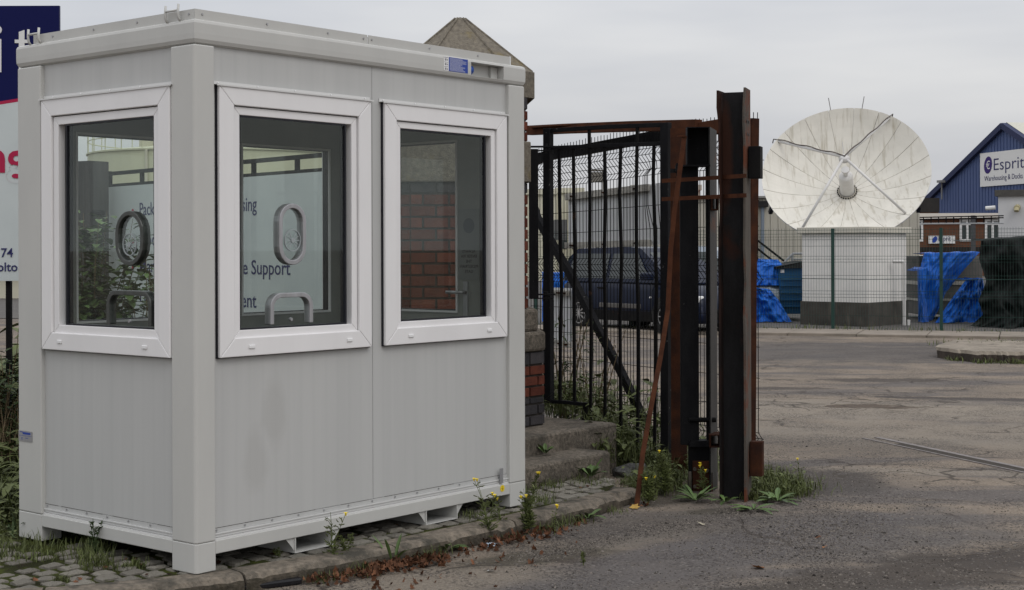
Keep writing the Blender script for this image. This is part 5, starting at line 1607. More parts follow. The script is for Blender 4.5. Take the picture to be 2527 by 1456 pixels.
# ================================================================== cars
def car(name, label, loc, rz, paint, L, Wd, Ht, wb, rear_oh):
    c = thing(name, label, 'car', loc, rz)
    x0 = -rear_oh; x1 = L - rear_oh; hw = Wd / 2
    wr = .315
    # stations: x, z of belt / bonnet top, half width, z bottom
    belt = [(x0, .62, .80), (x0 + .06, .90, .92), (x0 + .4, 1.00, .98), (wb * .3, .98, 1), (wb * .62, .97, 1), (wb * .86, .95, .99), (wb + .3, .86, .96), (x1 - .22, .76, .88), (x1 - .05, .64, .76), (x1, .48, .68)]
    body = MB()
    vs = []
    for x, zb_, k in belt:
        y = hw * k
        for yy_, zz in ((-y * .93, .20), (-y, .32), (-y, .50), (-y * .995, zb_ * .80), (-y * .95, zb_ - .03), (-y * .80, zb_), (y * .80, zb_), (y * .95, zb_ - .03), (y * .995, zb_ * .80), (y, .50), (y, .32), (y * .93, .20)):
            vs.append((x, yy_, zz))
    m_ = 12; kk = len(belt)
    fs = [(i_ * m_ + j, i_ * m_ + (j + 1) % m_, (i_ + 1) * m_ + (j + 1) % m_, (i_ + 1) * m_ + j) for i_ in range(kk - 1) for j in range(m_)] + [tuple(range(m_))[::-1], tuple(range((kk - 1) * m_, kk * m_))]
    body.add(vs, fs)
    o = obj('body', body, paint, c, smooth=True, bev=.0)
    # greenhouse
    gh = [(x0 + .03, .93, .90, .96), (x0 + .10, 1.38, .80, .93), (x0 + .35, Ht - .03, .74, .97), (wb * .45, Ht, .72, .975), (wb * .62, Ht - .03, .72, .975), (wb * .80, 1.30, .80, .97), (wb + .12, .90, .93, .95)]
    g_ = MB(); vs = []
    for x, zt6, kt, kb in gh:
        vs += [(x, -hw * kb, .93), (x, -hw * kt, zt6), (x, hw * kt, zt6), (x, hw * kb, .93)]
    kk = len(gh)
    g_.add(vs, [(i_ * 4 + j, i_ * 4 + j + 1, (i_ + 1) * 4 + j + 1, (i_ + 1) * 4 + j) for i_ in range(kk - 1) for j in range(3)] + [(0, 1, 2, 3), tuple((kk - 1) * 4 + j for j in (3, 2, 1, 0))])
    obj('cab_shell', g_, paint, c, smooth=False, bev=.03)
    def side(xa, xb, za, zb_, s):                               # glass quad following the side plane
        f = lambda z: hw * (.965 + (.73 - .965) * (z - .93) / (Ht - .93)) + .012
        P = [(xa[0], za), (xb[0], za), (xb[1], zb_), (xa[1], zb_)]
        return [(x, s * f(z), z) for x, z in P]
    for s in (-1, 1):
        for (xa, xb) in (((x0 + .22, x0 + .30), (wb * .30, wb * .29)), ((wb * .34, wb * .33), (wb * .80, wb * .62))):
            P = side(xa, xb, 1.0, Ht - .13, s)
            obj('side_window', MB().add(P, [(0, 1, 2, 3)]), m_winglass, c, recalc=False)
        seam = MB()
        for x in (wb * .315, wb * .84):
            seam.beam((x, s * (hw + .002), .36), (x, s * (hw + .002) * .985, .92), .012, .006)
        obj('door_seam', seam, m_black, c)
        obj('door_handle', MB().box(wb * .22, wb * .22 + .17, s * (hw) - .02, s * (hw) + .02, .80, .83), m_blk, c, bev=.008)
        obj('sill_trim', MB().box(wr + .06, wb - wr - .06, s * hw * .985 - .015, s * hw * .985 + .015, .20, .40), m_blk, c, bev=.02)
        obj('door_trim', MB().box(wb * .24, wb * .72, s * hw - .012, s * hw + .016, .44, .53), M('trim grey ' + name, (.09, .085, .08)), c, bev=.02)
        obj('mirror', MB().box(wb * .80, wb * .90, s * (hw + .13) - .09, s * (hw + .13) + .06, .98, 1.12), paint, c, bev=.03)
        obj('headlight', MB().box(x1 - .30, x1 - .08, s * hw * .72 - .13, s * hw * .72 + .12, .56, .70), m_signwhite, c, bev=.03)
        obj('indicator', MB().tube([(wb - .42, s * hw * .98, .66), (wb - .42, s * (hw + .016), .66)], .018, 8), m_white, c)
        for x in (0, wb):
            arch = MB().tube([(x, s * (hw - .02), wr + .02), (x, s * (hw + .006), wr + .02)], wr + .065, 24)
            obj('wheel_arch', arch, m_black, c)
            wh_ = MB().lathe([(wr * .66, -.09), (wr * .93, -.10), (wr, -.07), (wr, .07), (wr * .93, .10), (wr * .66, .09)], 28, Matrix.Translation((x, s * (hw - .055), wr)) @ Matrix.Rotation(PI / 2, 4, 'X'))
            wo = obj('wheel', wh_, m_tyre, c, smooth=True)
            rm = MB(); Xw = Matrix.Translation((x, s * (hw + .022), wr)) @ Matrix.Rotation(PI / 2, 4, 'X')
            rm.lathe([(wr * .60, 0), (wr * .67, 0), (wr * .67, .03 * s), (wr * .60, .03 * s)], 24, Xw)
            rm.lathe([(0.001, -.0), (.05, 0), (.05, .02 * s)], 12, Xw)
            for k in range(10):
                a_ = 2 * PI * k / 10
                rm.beam(Xw @ Vector((.04 * math.cos(a_), .04 * math.sin(a_), .01 * s)), Xw @ Vector((wr * .62 * math.cos(a_), wr * .62 * math.sin(a_), .01 * s)), .026, .02)
            obj('rim', rm, m_rim, wo)
            obj('wheel_disc', MB().add([Xw @ Vector((wr * .66 * math.cos(2 * PI * k / 20), wr * .66 * math.sin(2 * PI * k / 20), .035 * s)) for k in range(20)], [tuple(range(20))]), m_black, wo, recalc=False)
    P = [(wb * .86, -hw * .74, .99), (wb * .86, hw * .74, .99), (wb * .665, hw * .62, Ht - .12), (wb * .665, -hw * .62, Ht - .12)]
    obj('windscreen', MB().add([(p[0] + .14 * (1 if i_ < 2 else .42), p[1], p[2] + .012) for i_, p in enumerate(P)], [(0, 1, 2, 3)]), m_winglass, c, recalc=False)
    obj('bumper', MB().box(x1 - .10, x1 + .03, -hw * .66, hw * .66, .26, .46), m_blk, c, bev=.04)
    return c
hd = math.atan2(-.78, .62)
rw = G(1433, 811)
# rear near wheel sits at rw; the near side is the car's right side (-y)
fwd = Vector((math.cos(hd), math.sin(hd), 0)); rt = Vector((fwd.y, -fwd.x, 0))
base = rw - rt * .80
car('parked_car', 'dark blue compact car parked beyond the mesh gate', (base.x, base.y, 0), hd, m_navycar, 3.75, 1.66, 1.60, 2.42, .62)
b2 = D(1600, 600, 33.5)
car('parked_car', 'silver car parked just behind the dark blue one', (b2.x, b2.y, 0), math.atan2(-.35, .93), m_silver, 4.2, 1.75, 1.62, 2.6, .8)

# ================================================================== blue bin and tarpaulins in the yard
bp_ = D(1950, 700, 31.6)
bin_ = thing('wheeled_bin', 'large blue wheeled waste bin with a black lid beside the white hut', 'bin', (bp_.x, bp_.y, 0), .05)
sb = 31.6 / FP
zz_ = lambda y: H - (y - HY) * sb
mb = MB(); hw_ = .26
w0, w1_ = (1921 - 1950) * sb, (1995 - 1950) * sb
mb.add([(w0 + .06, 0, zz_(777)), (w1_, 0, zz_(777)), (w1_, 1.0, zz_(777)), (w0 + .06, 1.0, zz_(777)), (w0, -.06, zz_(664)), (w1_, -.06, zz_(664)), (w1_, 1.1, zz_(664)), (w0, 1.1, zz_(664))],
       [(0, 1, 5, 4), (1, 2, 6, 5), (2, 3, 7, 6), (3, 0, 4, 7), (0, 3, 2, 1), (4, 5, 6, 7)])
obj('body', mb, m_bin, bin_, bev=.015)
for k, y in enumerate((690, 705, 722, 740, 756)):
    mb = MB().box(w0 + .03, w1_, -.075, -.02 + k * .008, zz_(y + 3), zz_(y)); obj('rib', mb, m_bin, bin_)
mb = MB().add([(w0 - .06, -.12, zz_(665)), (w1_, -.12, zz_(663)), (w1_, 1.2, zz_(662)), (w0 - .06, 1.2, zz_(664)), (w0 - .06, -.12, zz_(660)), (w1_, .1, zz_(646)), (w1_, 1.2, zz_(646)), (w0 - .06, 1.2, zz_(660))],
              [(0, 1, 5, 4), (1, 2, 6, 5), (2, 3, 7, 6), (3, 0, 4, 7), (0, 3, 2, 1), (4, 5, 6, 7)])
obj('lid', mb, m_blk, bin_)
obj('label_plate', MB().box(w0 + .03, w0 + .11, -.068, -.060, zz_(675), zz_(667)), m_white, bin_)
mb = MB()
for x in (w0 + .14, w1_ - .1): mb.tube([(x - .03, .05, .10), (x + .03, .05, .10)], .10, 12); mb.box(x - .015, x + .015, .03, .07, .15, zz_(777))
obj('castor', mb, m_tyre, bin_)

def drape(name, label, outline_l, outline_r, Y, mat, folds=9, depth=.9, seed=1, amp=.09, cat='tarpaulin', lift=.0):
    """cloth hanging over something: left/right edges given as photo points from top to bottom, bulging forward, folding back over the top"""
    nu, nv = 64, 36
    def samp(P, f):
        f *= len(P) - 1; i_ = min(len(P) - 2, int(f)); g_ = f - i_
        return (P[i_][0] + (P[i_ + 1][0] - P[i_][0]) * g_, P[i_][1] + (P[i_ + 1][1] - P[i_][1]) * g_)
    vs = []
    for j in range(nv + 4):
        for i_ in range(nu + 1):
            u = i_ / nu
            v = max(0, (j - 3) / nv)
            l_, r_ = samp(outline_l, v), samp(outline_r, v)
            x, y = l_[0] + (r_[0] - l_[0]) * u, l_[1] + (r_[1] - l_[1]) * u
            f = amp * (math.sin(u * folds + seed * 2 + 2.2 * nz(u * 3, v * 2, seed)) * (.25 + .75 * v) + 1.3 * nz(u * 5, v * 4, seed) + .6 * nz(u * 13, v * 11, seed + 5) + .35 * nz(u * 27, v * 9, seed + 2))
            bulge = -.18 * math.sin(PI * u) - .25 * v
            p = D(x, y, Y + bulge + f)
            p.z = max(p.z, .03 + .02 * nz(u * 9, 0, seed))
            if j < 3: p.y += depth * (3 - j) / 3; p.z = D(x, y, Y).z + .04 * nz(u * 8, j, seed) + lift * (3 - j)
            elif j == 3: p.z += .02 * nz(u * 10, 9, seed)
            vs.append(p)
    w_ = nu + 1
    fs = [(j * w_ + i_, j * w_ + i_ + 1, (j + 1) * w_ + i_ + 1, (j + 1) * w_ + i_) for j in range(nv + 3) for i_ in range(nu)]
    o = tag(obj(name, MB().add(vs, fs), mat, recalc=False, smooth=True), label, cat)
    return o
def core_box(name, label, x0, x1, y0, Y, dp, mat, cat):
    a_, b_ = D(x0, y0, Y), D(x1, y0, Y)
    t_ = thing(name, label, cat, ((a_.x + b_.x) / 2, Y, 0))
    hw3 = (b_.x - a_.x) / 2
    obj('body', MB().box(-hw3, hw3, 0, dp, .12, a_.z), mat, t_, bev=.02)
    obj('rubbing_strip', MB().box(-hw3 - .02, hw3 + .02, -.03, dp, a_.z * .55, a_.z * .55 + .08), m_galvr, t_)
    obj('rubbing_strip', MB().box(-hw3 - .02, hw3 + .02, -.03, dp, a_.z * .30, a_.z * .30 + .05), m_galvr, t_)
    return t_
m_skip = M('grey skip steel', (.10, .095, .09), (.15, .14, .13), 4, .8, 0, .3, 20)
core_box('covered_crate', 'grey crate half hidden by the left blue tarpaulins', 1838, 1930, 650, 32.3, 1.2, m_skip, 'crate')
drape('tarpaulin', 'blue tarpaulin over the crate left of the wheeled bin, upper sheet', [(1838, 640), (1836, 670), (1834, 704)], [(1920, 641), (1930, 652), (1934, 704)], 32.0, m_tarp, 5, seed=3, amp=.06)
drape('tarpaulin', 'crumpled blue tarpaulin on the ground left of the wheeled bin', [(1832, 708), (1826, 760), (1820, 803)], [(1900, 714), (1922, 742), (1960, 804)], 31.3, m_tarp, 8, seed=5, amp=.13)
core_box('covered_wagon', 'grey wooden sided trailer partly under the right blue tarpaulins', 2268, 2425, 632, 32.0, 1.4, m_skip, 'trailer')
drape('tarpaulin', 'long blue tarpaulin draped diagonally over the grey trailer', [(2280, 625), (2270, 665), (2267, 740), (2268, 802)], [(2418, 622), (2375, 670), (2334, 722), (2318, 762), (2296, 798)], 31.4, m_tarp, 14, seed=7, amp=.10)
drape('tarpaulin', 'narrow blue tarpaulin strip hanging against the hut corner', [(2264, 668), (2265, 730), (2266, 802)], [(2287, 660), (2284, 730), (2292, 795)], 31.0, m_tarp, 3, seed=8, amp=.05)
drape('tarpaulin', 'lower crumpled blue tarpaulin sloping to the ground beside the black heap', [(2384, 690), (2350, 735), (2304, 802)], [(2426, 688), (2434, 745), (2432, 804)], 30.8, m_tarp, 9, seed=11, amp=.15)
drape('tarpaulin', 'big black tarpaulin over a tall heap at the right edge', [(2421, 594), (2416, 640), (2434, 694), (2414, 742), (2426, 776), (2376, 822)], [(2640, 578), (2645, 640), (2650, 700), (2650, 760), (2650, 800), (2655, 825)], 29.0, m_tarpk, 9, depth=2.0, seed=13, amp=.26)
drape('tarpaulin', 'blue tarpaulin glimpsed behind the mesh beside the pier', [(1338, 674), (1338, 730), (1337, 800)], [(1402, 673), (1402, 730), (1400, 800)], 31.5, m_tarp, 6, seed=17, amp=.08)

# ================================================================== plants
def ribbon(mb, pts, w0, side, mi=0):
    side = Vector(side).normalized()
    k = len(pts); vs = []
    for i_, p in enumerate(pts):
        f = i_ / (k - 1)
        w_ = w0 * (1 - f) ** .6 * (.5 + 1.0 * min(1, f * 3 + .3)) / 2
        vs += [Vector(p) - side * w_, Vector(p) + side * w_]
    mb.add(vs, [(2 * i_, 2 * i_ + 1, 2 * i_ + 3, 2 * i_ + 2) for i_ in range(k - 1)], mi)
def blade(mb, base, L_, w0, lean, az, mi=0):
    d = Vector((math.cos(az), math.sin(az), 0))
    pts = [Vector(base) + d * (L_ * lean * f * f) + Vector((0, 0, L_ * (f - .35 * lean * f * f))) for f in (0, .35, .7, 1)]
    ribbon(mb, pts, w0, (-d.y, d.x, 0), mi)
def leafq(mb, base, d, L_, w_, up=(0, 0, 1), droop=.2, mi=0, cup=.15):
    d = Vector(d).normalized(); up = Vector(up)
    s = d.cross(up)
    if s.length < .05: s = d.cross(Vector((1, 0, 0)))
    s.normalize(); n_ = s.cross(d)
    b = Vector(base); vs = []
    prof = ((0, .08), (.3, .8), (.6, 1), (.85, .6), (1, .02))
    for f, k in prof:
        c_ = b + d * L_ * f - Vector((0, 0, L_ * droop * f * f))
        vs += [c_ - s * w_ * k / 2 + n_ * w_ * cup * k, c_, c_ + s * w_ * k / 2 + n_ * w_ * cup * k]
    fs = []
    for i_ in range(len(prof) - 1):
        a_ = 3 * i_; fs += [(a_, a_ + 1, a_ + 4, a_ + 3), (a_ + 1, a_ + 2, a_ + 5, a_ + 4)]
    mb.add(vs, fs, mi)
def rosette(loc, n_, L_, label, w_=.035, name='rosette_weed', lo=.25, hi=.9):
    mb = MB()
    for k in range(n_):
        a_ = 2 * PI * k / n_ + R(-.25, .25); e = R(lo, hi)
        leafq(mb, (.01 * math.cos(a_), .01 * math.sin(a_), .01), (math.cos(a_), math.sin(a_), e), L_ * R(.7, 1.1), w_ * R(.8, 1.2), droop=R(.15, .45))
    o = tag(obj(name, mb, m_leaf, recalc=False, smooth=False), label, 'plant')
    o.location = loc
    return o
def ragwort(loc, h, label, nst=3, flowers=2, dens=16, name='ragwort', mat=m_grass):
    h *= .86
    t_ = thing(name, label, 'plant', loc)
    st_, lf, fl_ = MB(), MB(), MB()
    tips = []
    for k in range(nst):
        a_ = R(0, 2 * PI); ln = R(.08, .3)
        hh = h * R(.65, 1)
        P = [Vector((math.cos(a_) * ln * hh * f * f + .006 * nz(f * 3, k), math.sin(a_) * ln * hh * f * f, hh * f)) for f in (0, .25, .5, .75, 1)]
        st_.tube(P, [.0032, .003, .0026, .002, .0014], 4)
        tips.append(P[-1])
        for q in range(int(dens * 1.7)):
            f = R(.08, .92); i_ = min(3, int(f * 4)); g_ = f * 4 - i_; b_ = P[i_].lerp(P[i_ + 1], g_)
            az = R(0, 2 * PI); L_ = h * R(.10, .22) * (1.25 - f * .6)
            d = Vector((math.cos(az), math.sin(az), R(.3, 1.2))).normalized()
            e = b_ + d * L_
            ribbon(lf, [b_, b_.lerp(e, .5) + Vector((0, 0, .004)), e - Vector((0, 0, L_ * .1))], .007, d.cross(Vector((0, 0, 1))))
            for s_ in (-1, 1):
                c_ = b_.lerp(e, R(.4, .7)); sd_ = d.cross(Vector((0, 0, 1))).normalized() * s_
                ribbon(lf, [c_, c_ + (d + sd_).normalized() * L_ * .28, c_ + (d * 1.2 + sd_).normalized() * L_ * .45], .006, (0, 0, 1))
    obj('stem', st_, m_dry if mat is m_dry else mat, t_)
    obj('foliage', lf, mat, t_, recalc=False)
    for k in range(flowers):
        b_ = tips[k % len(tips)] + Vector((R(-.02, .02), R(-.02, .02), R(-.015, .012))) if k >= len(tips) else tips[k]
        fm = MB()
        for q in range(11):
            az = 2 * PI * q / 11
            leafq(fm, b_ + Vector((0, 0, .002)), (math.cos(az), math.sin(az) - .3, .35), .013, .0065, droop=0, cup=0)
        fm.lathe([(0, .004), (.005, .003), (.005, -.004), (.001, -.010)], 6, Matrix.Translation(b_))
        obj('flower', fm, m_flow, t_, recalc=False)
    return t_
Gp = lambda x, y, z=0: G(x, y, z)
rosette(Gp(1100, 1362), 11, .17, 'bright green rosette weed at the foot of the kerb beneath the right hand forklift pocket', .032)
rosette(Gp(970, 1395), 6, .20, 'tall thin leaved green weed growing out of the dead leaves at the kerb', .022, lo=.6, hi=2.5)
rosette(Gp(1452, 1283), 10, .13, 'small rosette weed against the kerb below the chipped stone', .026)
rosette(K(3.42, .29, .09), 10, .17, 'upright broad leaved weed at the foot of the lowest step', .036, lo=.6, hi=2)
rosette(K(3.34, .60, .222), 8, .12, 'little dock weed in the corner of the second step', .026, lo=.5, hi=1.6)
rosette(Gp(1716, 1238), 18, .19, 'large spiky green rosette in front of the channel post', .024)
rosette(Gp(1790, 1242), 9, .11, 'low ragged rosette at the foot of the H section column', .026)
rosette(Gp(1860, 1262), 10, .16, 'bright dandelion like rosette at the edge of the gravel, nearest the camera', .036, lo=.1, hi=.5)
rosette(Gp(1918, 1240), 13, .17, 'broad bright green rosette right of the H section column', .036, lo=.15, hi=.8)
ragwort(Gp(820, 1408), .38, 'spindly ragwort with a yellow bud growing at the kerb by the left forklift pocket', 2, 1, 14)
ragwort(Gp(900 / 1.62089 + 130, 1412), .16, 'small feathery weed on the kerb face left of the first pocket', 4, 0, 12)
ragwort(Gp(855, 1402), .20, 'bushy feathery green weed in the dead leaves', 4, 0, 16)
ragwort(Gp(1205, 1338), .42, 'tall ragwort with yellow flowers in front of the cabin right foot', 3, 3, 14)
ragwort(Gp(1238, 1322), .30, 'slim ragwort beside the earthing tab with small yellow heads', 2, 2, 10)
ragwort(Gp(1303, 1318), .33, 'dense feathery weed on the kerb just right of the cabin', 6, 2, 22)
ragwort(Gp(1368, 1322), .20, 'single stalked ragwort with two yellow flowers in front of the kerb', 1, 2, 8)
ragwort(K(2.72, .2, .09), .16, 'ragwort flowering low on the setts beside the cabin foot', 2, 2, 10)
ragwort(Gp(1600, 1248), .30, 'wide feathery ragwort with yellow flowers by the leaning bar', 7, 2, 24)
ragwort(Gp(1640, 1225), .34, 'bushy ragwort between the leaning bar and the channel post', 7, 1, 24)
ragwort(Gp(1735, 1225), .26, 'ragwort with yellow flowers across the rusty base plate', 3, 4, 12)
ragwort(Gp(1975, 1215), .28, 'lone ragwort with one yellow flower at the right end of the weed patch', 2, 1, 6)
ragwort(Gp(1440, 1395), .10, 'tiny feathery weed in the stained patch of road', 3, 0, 8)
ragwort(K(-.02, .75, .07), .24, 'spidery green weed in front of the cabin end wall bottom rail', 3, 0, 12, mat=m_leafd)
# weed patches nobody could count
def patch(name, label, pts, n_, hmin, hmax, mat, lean=.7, w_=.005, cat='weeds', leafy=.0, z=0):
    mb = MB()
    for k in range(n_):
        c_ = random.choice(pts)
        b_ = Vector((c_[0] + random.gauss(0, c_[2]), c_[1] + random.gauss(0, c_[2]), c_[3]))
        h_ = R(hmin, hmax) * c_[4]
        az = R(0, 2 * PI)
        if random.random() < leafy:
            leafq(mb, b_ + Vector((0, 0, h_ * R(.1, .9))), (math.cos(az), math.sin(az), R(-.1, .8)), h_ * R(.25, .5), h_ * .16, droop=.3)
        else: blade(mb, b_, h_, w_, R(.1, lean), az)
    o = obj(name, mb, mat, recalc=False)
    return tag(o, label, cat, kind='stuff')
patch('undergrowth', 'added dark weeds blocking rear light from under the cabin base', [(*K(s_, t_).xy, .10, .06, 1) for s_, t_ in ((.2, 1.45), (.5, 1.5), (.8, 1.45), (1.1, 1.5), (1.4, 1.45), (1.7, 1.5), (2.0, 1.45), (2.3, 1.4), (2.5, 1.2), (.3, 1.1), (.9, 1.1), (1.5, 1.1), (2.0, 1.1))], 2600, .05, .16, m_leafd, .9, .012, leafy=.4)  # unseen weeds added to keep rear light out from under the cabin
def gpts(L_): return [(Gp(x, y, z).x, Gp(x, y, z).y, s, z, h) for x, y, z, s, h in L_]
patch('weed_patch', 'dense feathery weeds around the steel posts', gpts([(1880, 1215, 0, .10, 1), (1915, 1210, 0, .12, .9), (1950, 1205, 0, .10, .8), (1890, 1190, 0, .10, 1), (1870, 1232, 0, .05, .5), (1935, 1222, 0, .08, .7)]), 2100, .05, .17, m_grass, 1.0, .0045, leafy=.15)
patch('weed_patch', 'tangled weeds between the steps and the channel post', gpts([(1600, 1215, 0, .08, .8), (1650, 1200, 0, .10, .9), (1680, 1180, 0, .10, 1), (1570, 1195, 0, .05, .4), (1630, 1160, 0, .16, 1.2), (1540, 1145, 0, .14, 1.3), (1700, 1150, 0, .15, 1.1), (1500, 1120, .1, .12, 1.3)]), 3400, .06, .22, m_grass, 1.0, .0045, leafy=.25)
patch('weed_patch', 'tall dark weeds growing through the gate bars', gpts([(1400, 1020, .3, .2, 1.2), (1440, 1030, .2, .22, 1.4), (1490, 1060, .1, .25, 1.6), (1540, 1080, .1, .25, 1.5), (1590, 1100, .05, .22, 1.2), (1380, 1010, .33, .15, 1), (1505, 1125, .10, .10, .9), (1490, 1080, .2, .1, .8), (1550, 1160, .0, .12, .7), (1520, 1100, .1, .12, 1.1), (1478, 1140, .09, .05, .8)]), 2300, .08, .34, m_grass, .9, .005, leafy=.30)
patch('grass', 'green grass tufts between the setts in front of the cabin end wall', [(*K(s_, t_).xy, sg_, .07, h_) for s_, t_, sg_, h_ in ((-.10, .68, .05, 1), (-.16, .52, .045, .9), (-.22, .95, .08, .8), (-.05, .40, .03, .5), (-.35, 1.15, .10, .8), (-.42, .42, .02, .35), (.05, .85, .05, 1), (-.55, 1.3, .14, 1), (-.1, 1.2, .1, .9))], 1300, .03, .13, m_grass, .8, .004)
patch('grass', 'thin weeds in the sett joints right of the cabin', [(*K(s_, t_).xy, sg_, .085, h_) for s_, t_, sg_, h_ in ((2.85, .35, .12, .6), (3.3, .30, .08, .9), (3.0, .31, .05, .9), (2.7, .31, .05, .9), (3.3, .2, .08, .5), (2.5, -.02, .05, .9), (1.9, .0, .06, .6))], 650, .02, .09, m_grass, .9, .0035)
patch('grass', 'grass and moss tufts along the foot of the kerb', [(*K(s_, front_t(s_) - .03).xy, .04, 0, h_) for s_, h_ in ((.55, .7), (.75, 1), (1.15, .8), (1.3, .8), (1.9, .5), (2.2, .9), (2.35, 1), (2.5, .7), (2.9, .5), (3.4, .6))], 700, .02, .10, m_grass, .9, .0035)
patch('undergrowth', 'rough undergrowth behind the cabin at the left edge', [(*D(x, 600, Y_).xy, s_, 0, h_) for x, Y_, s_, h_ in ((5, 9.5, .25, 1), (30, 9.2, .2, .8), (10, 8.6, .2, .7), (-40, 8.8, .3, .9), (30, 8.3, .12, .5), (-20, 8.2, .25, .6), (20, 7.8, .15, .35), (-20, 10, .3, 1.3), (10, 11.5, .3, 2.4), (30, 12.2, .3, 2.2), (-10, 13, .4, 2.6), (60, 12, .3, 2), (90, 13, .5, 2.4))], 6500, .08, .38, m_grass, .9, .012, leafy=.6)
patch('undergrowth', 'dry brown stems and seedheads at the left edge', [(*D(x, 600, Y_).xy, s_, 0, h_) for x, Y_, s_, h_ in ((5, 10, .2, 1.8), (28, 10.3, .15, 2.2), (15, 9.0, .15, .7), (22, 8.4, .1, .35))], 500, .1, .35, m_dry, .6, .005, leafy=.0)
patch('verge_grass', 'weeds along the foot of the green fence and slab', [(*FL(a_, -.1).xy, .18, .04, R(.5, 1.2)) for a_ in [q * .7 for q in range(2, 20)]] + [(*(front[q] + Vector((0, -.12, 0))).xy, .08, 0, .8) for q in (3, 8, 9, 15, 22, 23, 30)] + [(*(back[q]).xy, .2, .1, 1) for q in range(4, 44, 6)], 1100, .04, .13, m_grass, .9, .010)
# leafy shrubs: behind the cabin (through the window) and by the pier
def shrub(name, label, loc, h, rad, n_st, leaves, mat, ls=.06, cat='shrub', lw=.7):
    t_ = thing(name, label, cat, loc)
    st_, lf = MB(), MB()
    for k in range(n_st):
        az = R(0, 2 * PI); ln = R(.1, 1) * rad; hh = h * R(.55, 1)
        P = [Vector((math.cos(az) * ln * f ** 1.4 + .03 * nz(k, f * 3), math.sin(az) * ln * f ** 1.4 + .03 * nz(k + 9, f * 3), hh * f)) for f in [q / 6 for q in range(7)]]
        st_.tube(P, [.008 - .001 * q for q in range(7)], 5)
        for q in range(leaves):
            f = R(.15, 1); i_ = min(5, int(f * 6)); b_ = P[i_].lerp(P[i_ + 1], f * 6 - i_)
            a2 = R(0, 2 * PI); d = Vector((math.cos(a2), math.sin(a2), R(-.2, .7)))
            tw_ = b_ + d.normalized() * R(.01, .05)
            leafq(lf, tw_, d, ls * R(.6, 1.2), ls * lw * R(.7, 1.1), droop=R(.1, .5))
    obj('stem', st_, m_dry, t_)
    obj('foliage', lf, mat, t_, recalc=False)
    return t_
shrub('shrub', 'leafy green shrub seen through the lower half of the left window', D(215, 600, 10.4).xy.to_3d(), 1.95, .55, 26, 90, m_leaf, .10)
shrub('shrub', 'second leafy shrub lower behind the left window near its arch', D(300, 600, 11.4).xy.to_3d(), 1.5, .7, 24, 80, m_leafd, .09)
shrub('shrub', 'thin twiggy sapling at the right side of the left window', D(366, 600, 10.2).xy.to_3d(), 1.66, .18, 7, 34, m_leaf, .065)
shrub('shrub', 'hedge like bramble at the far left edge below the company board', D(8, 600, 10.6).xy.to_3d(), 1.2, .5, 22, 40, m_leafd, .06)
shrub('buddleia', 'narrow leaved shrub beside the pier behind the barred gate', D(1392, 600, 12.0).xy.to_3d(), 1.15, .3, 9, 22, m_leafd, .11, lw=.22)
shrub('buddleia', 'wispy flowering weed growing up through the middle gate bars', D(1470, 600, 11.8).xy.to_3d(), 1.0, .35, 10, 18, m_grass, .05, lw=.2)

# dead leaves and litter
def flat_leaf(mb, p, s, az, tilt=.5):
    pts = [(0, -.5), (.22, -.35), (.5, -.3), (.33, -.05), (.42, .25), (.15, .2), (0, .55), (-.17, .2), (-.45, .22), (-.3, -.05), (-.5, -.28), (-.2, -.33)]
    ca, sa_ = math.cos(az), math.sin(az); tx, ty = R(-tilt, tilt), R(-tilt, tilt); cu = R(-.9, .9)
    vs = [(p[0], p[1], p[2] + .004)]
    for x, y in pts: vs.append((p[0] + (x * ca - y * sa_) * s, p[1] + (x * sa_ + y * ca) * s, p[2] + .006 + max(-.004, (x * tx + y * ty) * s + abs(x * y) * cu * s)))
    mb.add(vs, [(0, i_ + 1, (i_ + 1) % 12 + 1) for i_ in range(12)])
mb = MB()
LC = [(.62, .05, .10, 90), (.80, .09, .07, 90), (.95, .06, .08, 170), (1.12, .12, .07, 130), (1.28, .07, .05, 30), (1.62, .08, .06, 50), (1.80, .06, .07, 60), (2.02, .10, .09, 70), (2.2, .08, .06, 25), (2.5, .05, .05, 12), (1.4, .30, .25, 26), (.8, .32, .25, 24), (3.3, .1, .1, 8)]
for cs, co_, sg_, n_ in LC:
    for k in range(n_):
        s_ = random.gauss(cs, sg_); off = abs(random.gauss(co_, sg_ * .7)) + .008
        p = K(s_, front_t(s_) - off, R(.001, .03 if n_ > 50 else .004))
        flat_leaf(mb, p, R(.009, .034), R(0, 6.3), 1.8)
tag(obj('leaf_litter', mb, m_brown, recalc=False), 'drift of brown dead leaves along the foot of the kerb', 'leaves', kind='stuff')
mb = MB()
for k in range(70):
    s_, t_ = R(-.6, 3.2), R(.05, .6)
    if front_t(s_) + .15 < t_: flat_leaf(mb, K(s_, t_, .085), R(.015, .035), R(0, 6.3))
tag(obj('leaf_litter', mb, m_brown, recalc=False), 'scattered brown leaf scraps on the setts', 'leaves', kind='stuff')
def one_leaf(x, y, s, mat, label):
    mb = MB(); random.seed(int(x)); flat_leaf(mb, (0, 0, .004), s, R(0, 6), .5)
    o = tag(obj('fallen_leaf', mb, mat, recalc=False), label, 'leaf'); o.location = G(x, y)
one_leaf(1870, 1404, .075, m_orange, 'orange and yellow maple leaf alone on the road near the bottom')
one_leaf(1567, 1256, .065, m_yleaf, 'yellow maple leaf at the foot of the leaning bar')
one_leaf(1730, 1296, .05, M('pale leaf', (.42, .38, .28)), 'pale dried leaf on the gravel line in front of the posts')
one_leaf(2020, 1330, .04, m_brown, 'small brown leaf on the gravel right of centre')
one_leaf(2035, 1353, .03, m_orange, 'tiny orange leaf scrap lowest on the gravel')
one_leaf(1210, 1412, .05, M('white litter', (.6, .6, .6)), 'crumpled white scrap on the road at the bottom')
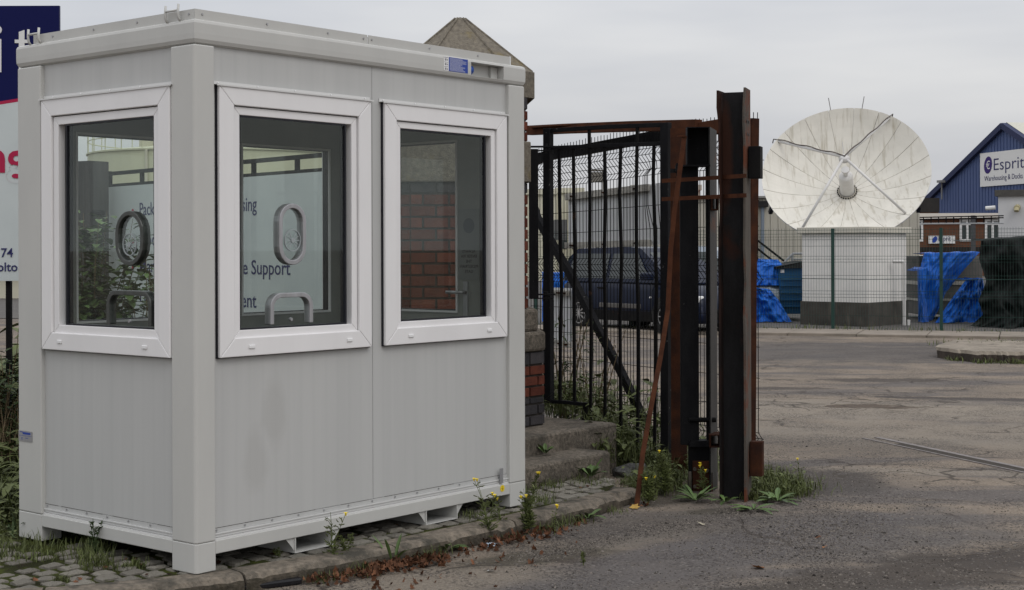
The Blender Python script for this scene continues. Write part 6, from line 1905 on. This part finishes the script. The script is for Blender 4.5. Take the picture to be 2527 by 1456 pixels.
one_leaf(1213, 1350, .06, M('blue white wrapper', (.45, .55, .65)), 'pale blue and white wrapper in the leaf drift by the kerb')
mb = MB().box(-.17, .17, -.035, .035, 0, .03)
o = tag(obj('plastic_lath', mb, M('glossy black plastic', (.012, .012, .014), rough=.25), bev=.008), 'black plastic lath lying against the kerb at the bottom edge', 'debris'); o.location = G(655, 1450) + Vector((0, .0, .004)); o.rotation_euler = (0.1, 0, .55)
mb = MB()
bm_ = bmesh.new(); bmesh.ops.create_icosphere(bm_, subdivisions=3, radius=1)
for v in bm_.verts: v.co *= 1 + .35 * noise.noise(v.co * 1.7) + .12 * noise.noise(v.co * 5)
me = bpy.data.meshes.new('boulder'); bm_.to_mesh(me); bm_.free(); me.materials.append(M('grey rubble stone', (.05, .05, .05), (.12, .118, .11), 6, .9, 0, .8, 30))
rock = tag(link('boulder', me), 'grey lump of rubble under the barred gate', 'rock'); rock.scale = (.13, .10, .07); rock.location = G(1562, 1168, .02)

# gravel
mb = MB()
ph = [(0, 0, .6), (1, 0, 0), (0, 1, 0), (-1, 0, 0), (0, -1, 0)]
def stone(p, s):
    a_ = R(0, 6.3); ca, sa_ = math.cos(a_), math.sin(a_); kx, ky = R(.7, 1.3), R(.6, 1)
    vs = [(p[0] + (x * kx * ca - y * ky * sa_) * s, p[1] + (x * kx * sa_ + y * ky * ca) * s, p[2] + (z * s * R(.7, 1.1) if z else -.001)) for x, y, z in ph]
    mb.add(vs, [(0, 1, 2), (0, 2, 3), (0, 3, 4), (0, 4, 1)])
for k in range(26000):
    c_ = random.random()
    if c_ < .45:
        x, y = R(1250, 2527), R(1230, 1456)
        if nz(x * .008, y * .016, 2) < -.05 and random.random() < .75: continue
    elif c_ < .75: x, y = random.gauss(2010, 110), random.gauss(1320, 55)
    elif c_ < .9:
        f = random.random(); x, y = 1300 + 560 * f + random.gauss(0, 22), 1372 - 112 * f + random.gauss(0, 8)
    else: x, y = R(1860, 2300), R(1080, 1260)
    p = G(x, y)
    q = p - O0
    if q.dot(EY) > front_t(min(3.4, q.dot(EX))) - .02 and q.dot(EX) < 3.45: continue
    p.z = road_z(p.x, p.y)
    stone(p, R(.003, .0075) if random.random() < .97 else R(.008, .016))
for k in range(900):
    s_ = R(-.5, 3.4); p = K(s_, front_t(s_) - abs(random.gauss(0, .12)) - .01); stone(p, R(.003, .010))
tag(obj('gravel', mb, m_gravel, recalc=False), 'loose gravel chips scattered over the road', 'gravel', kind='stuff')
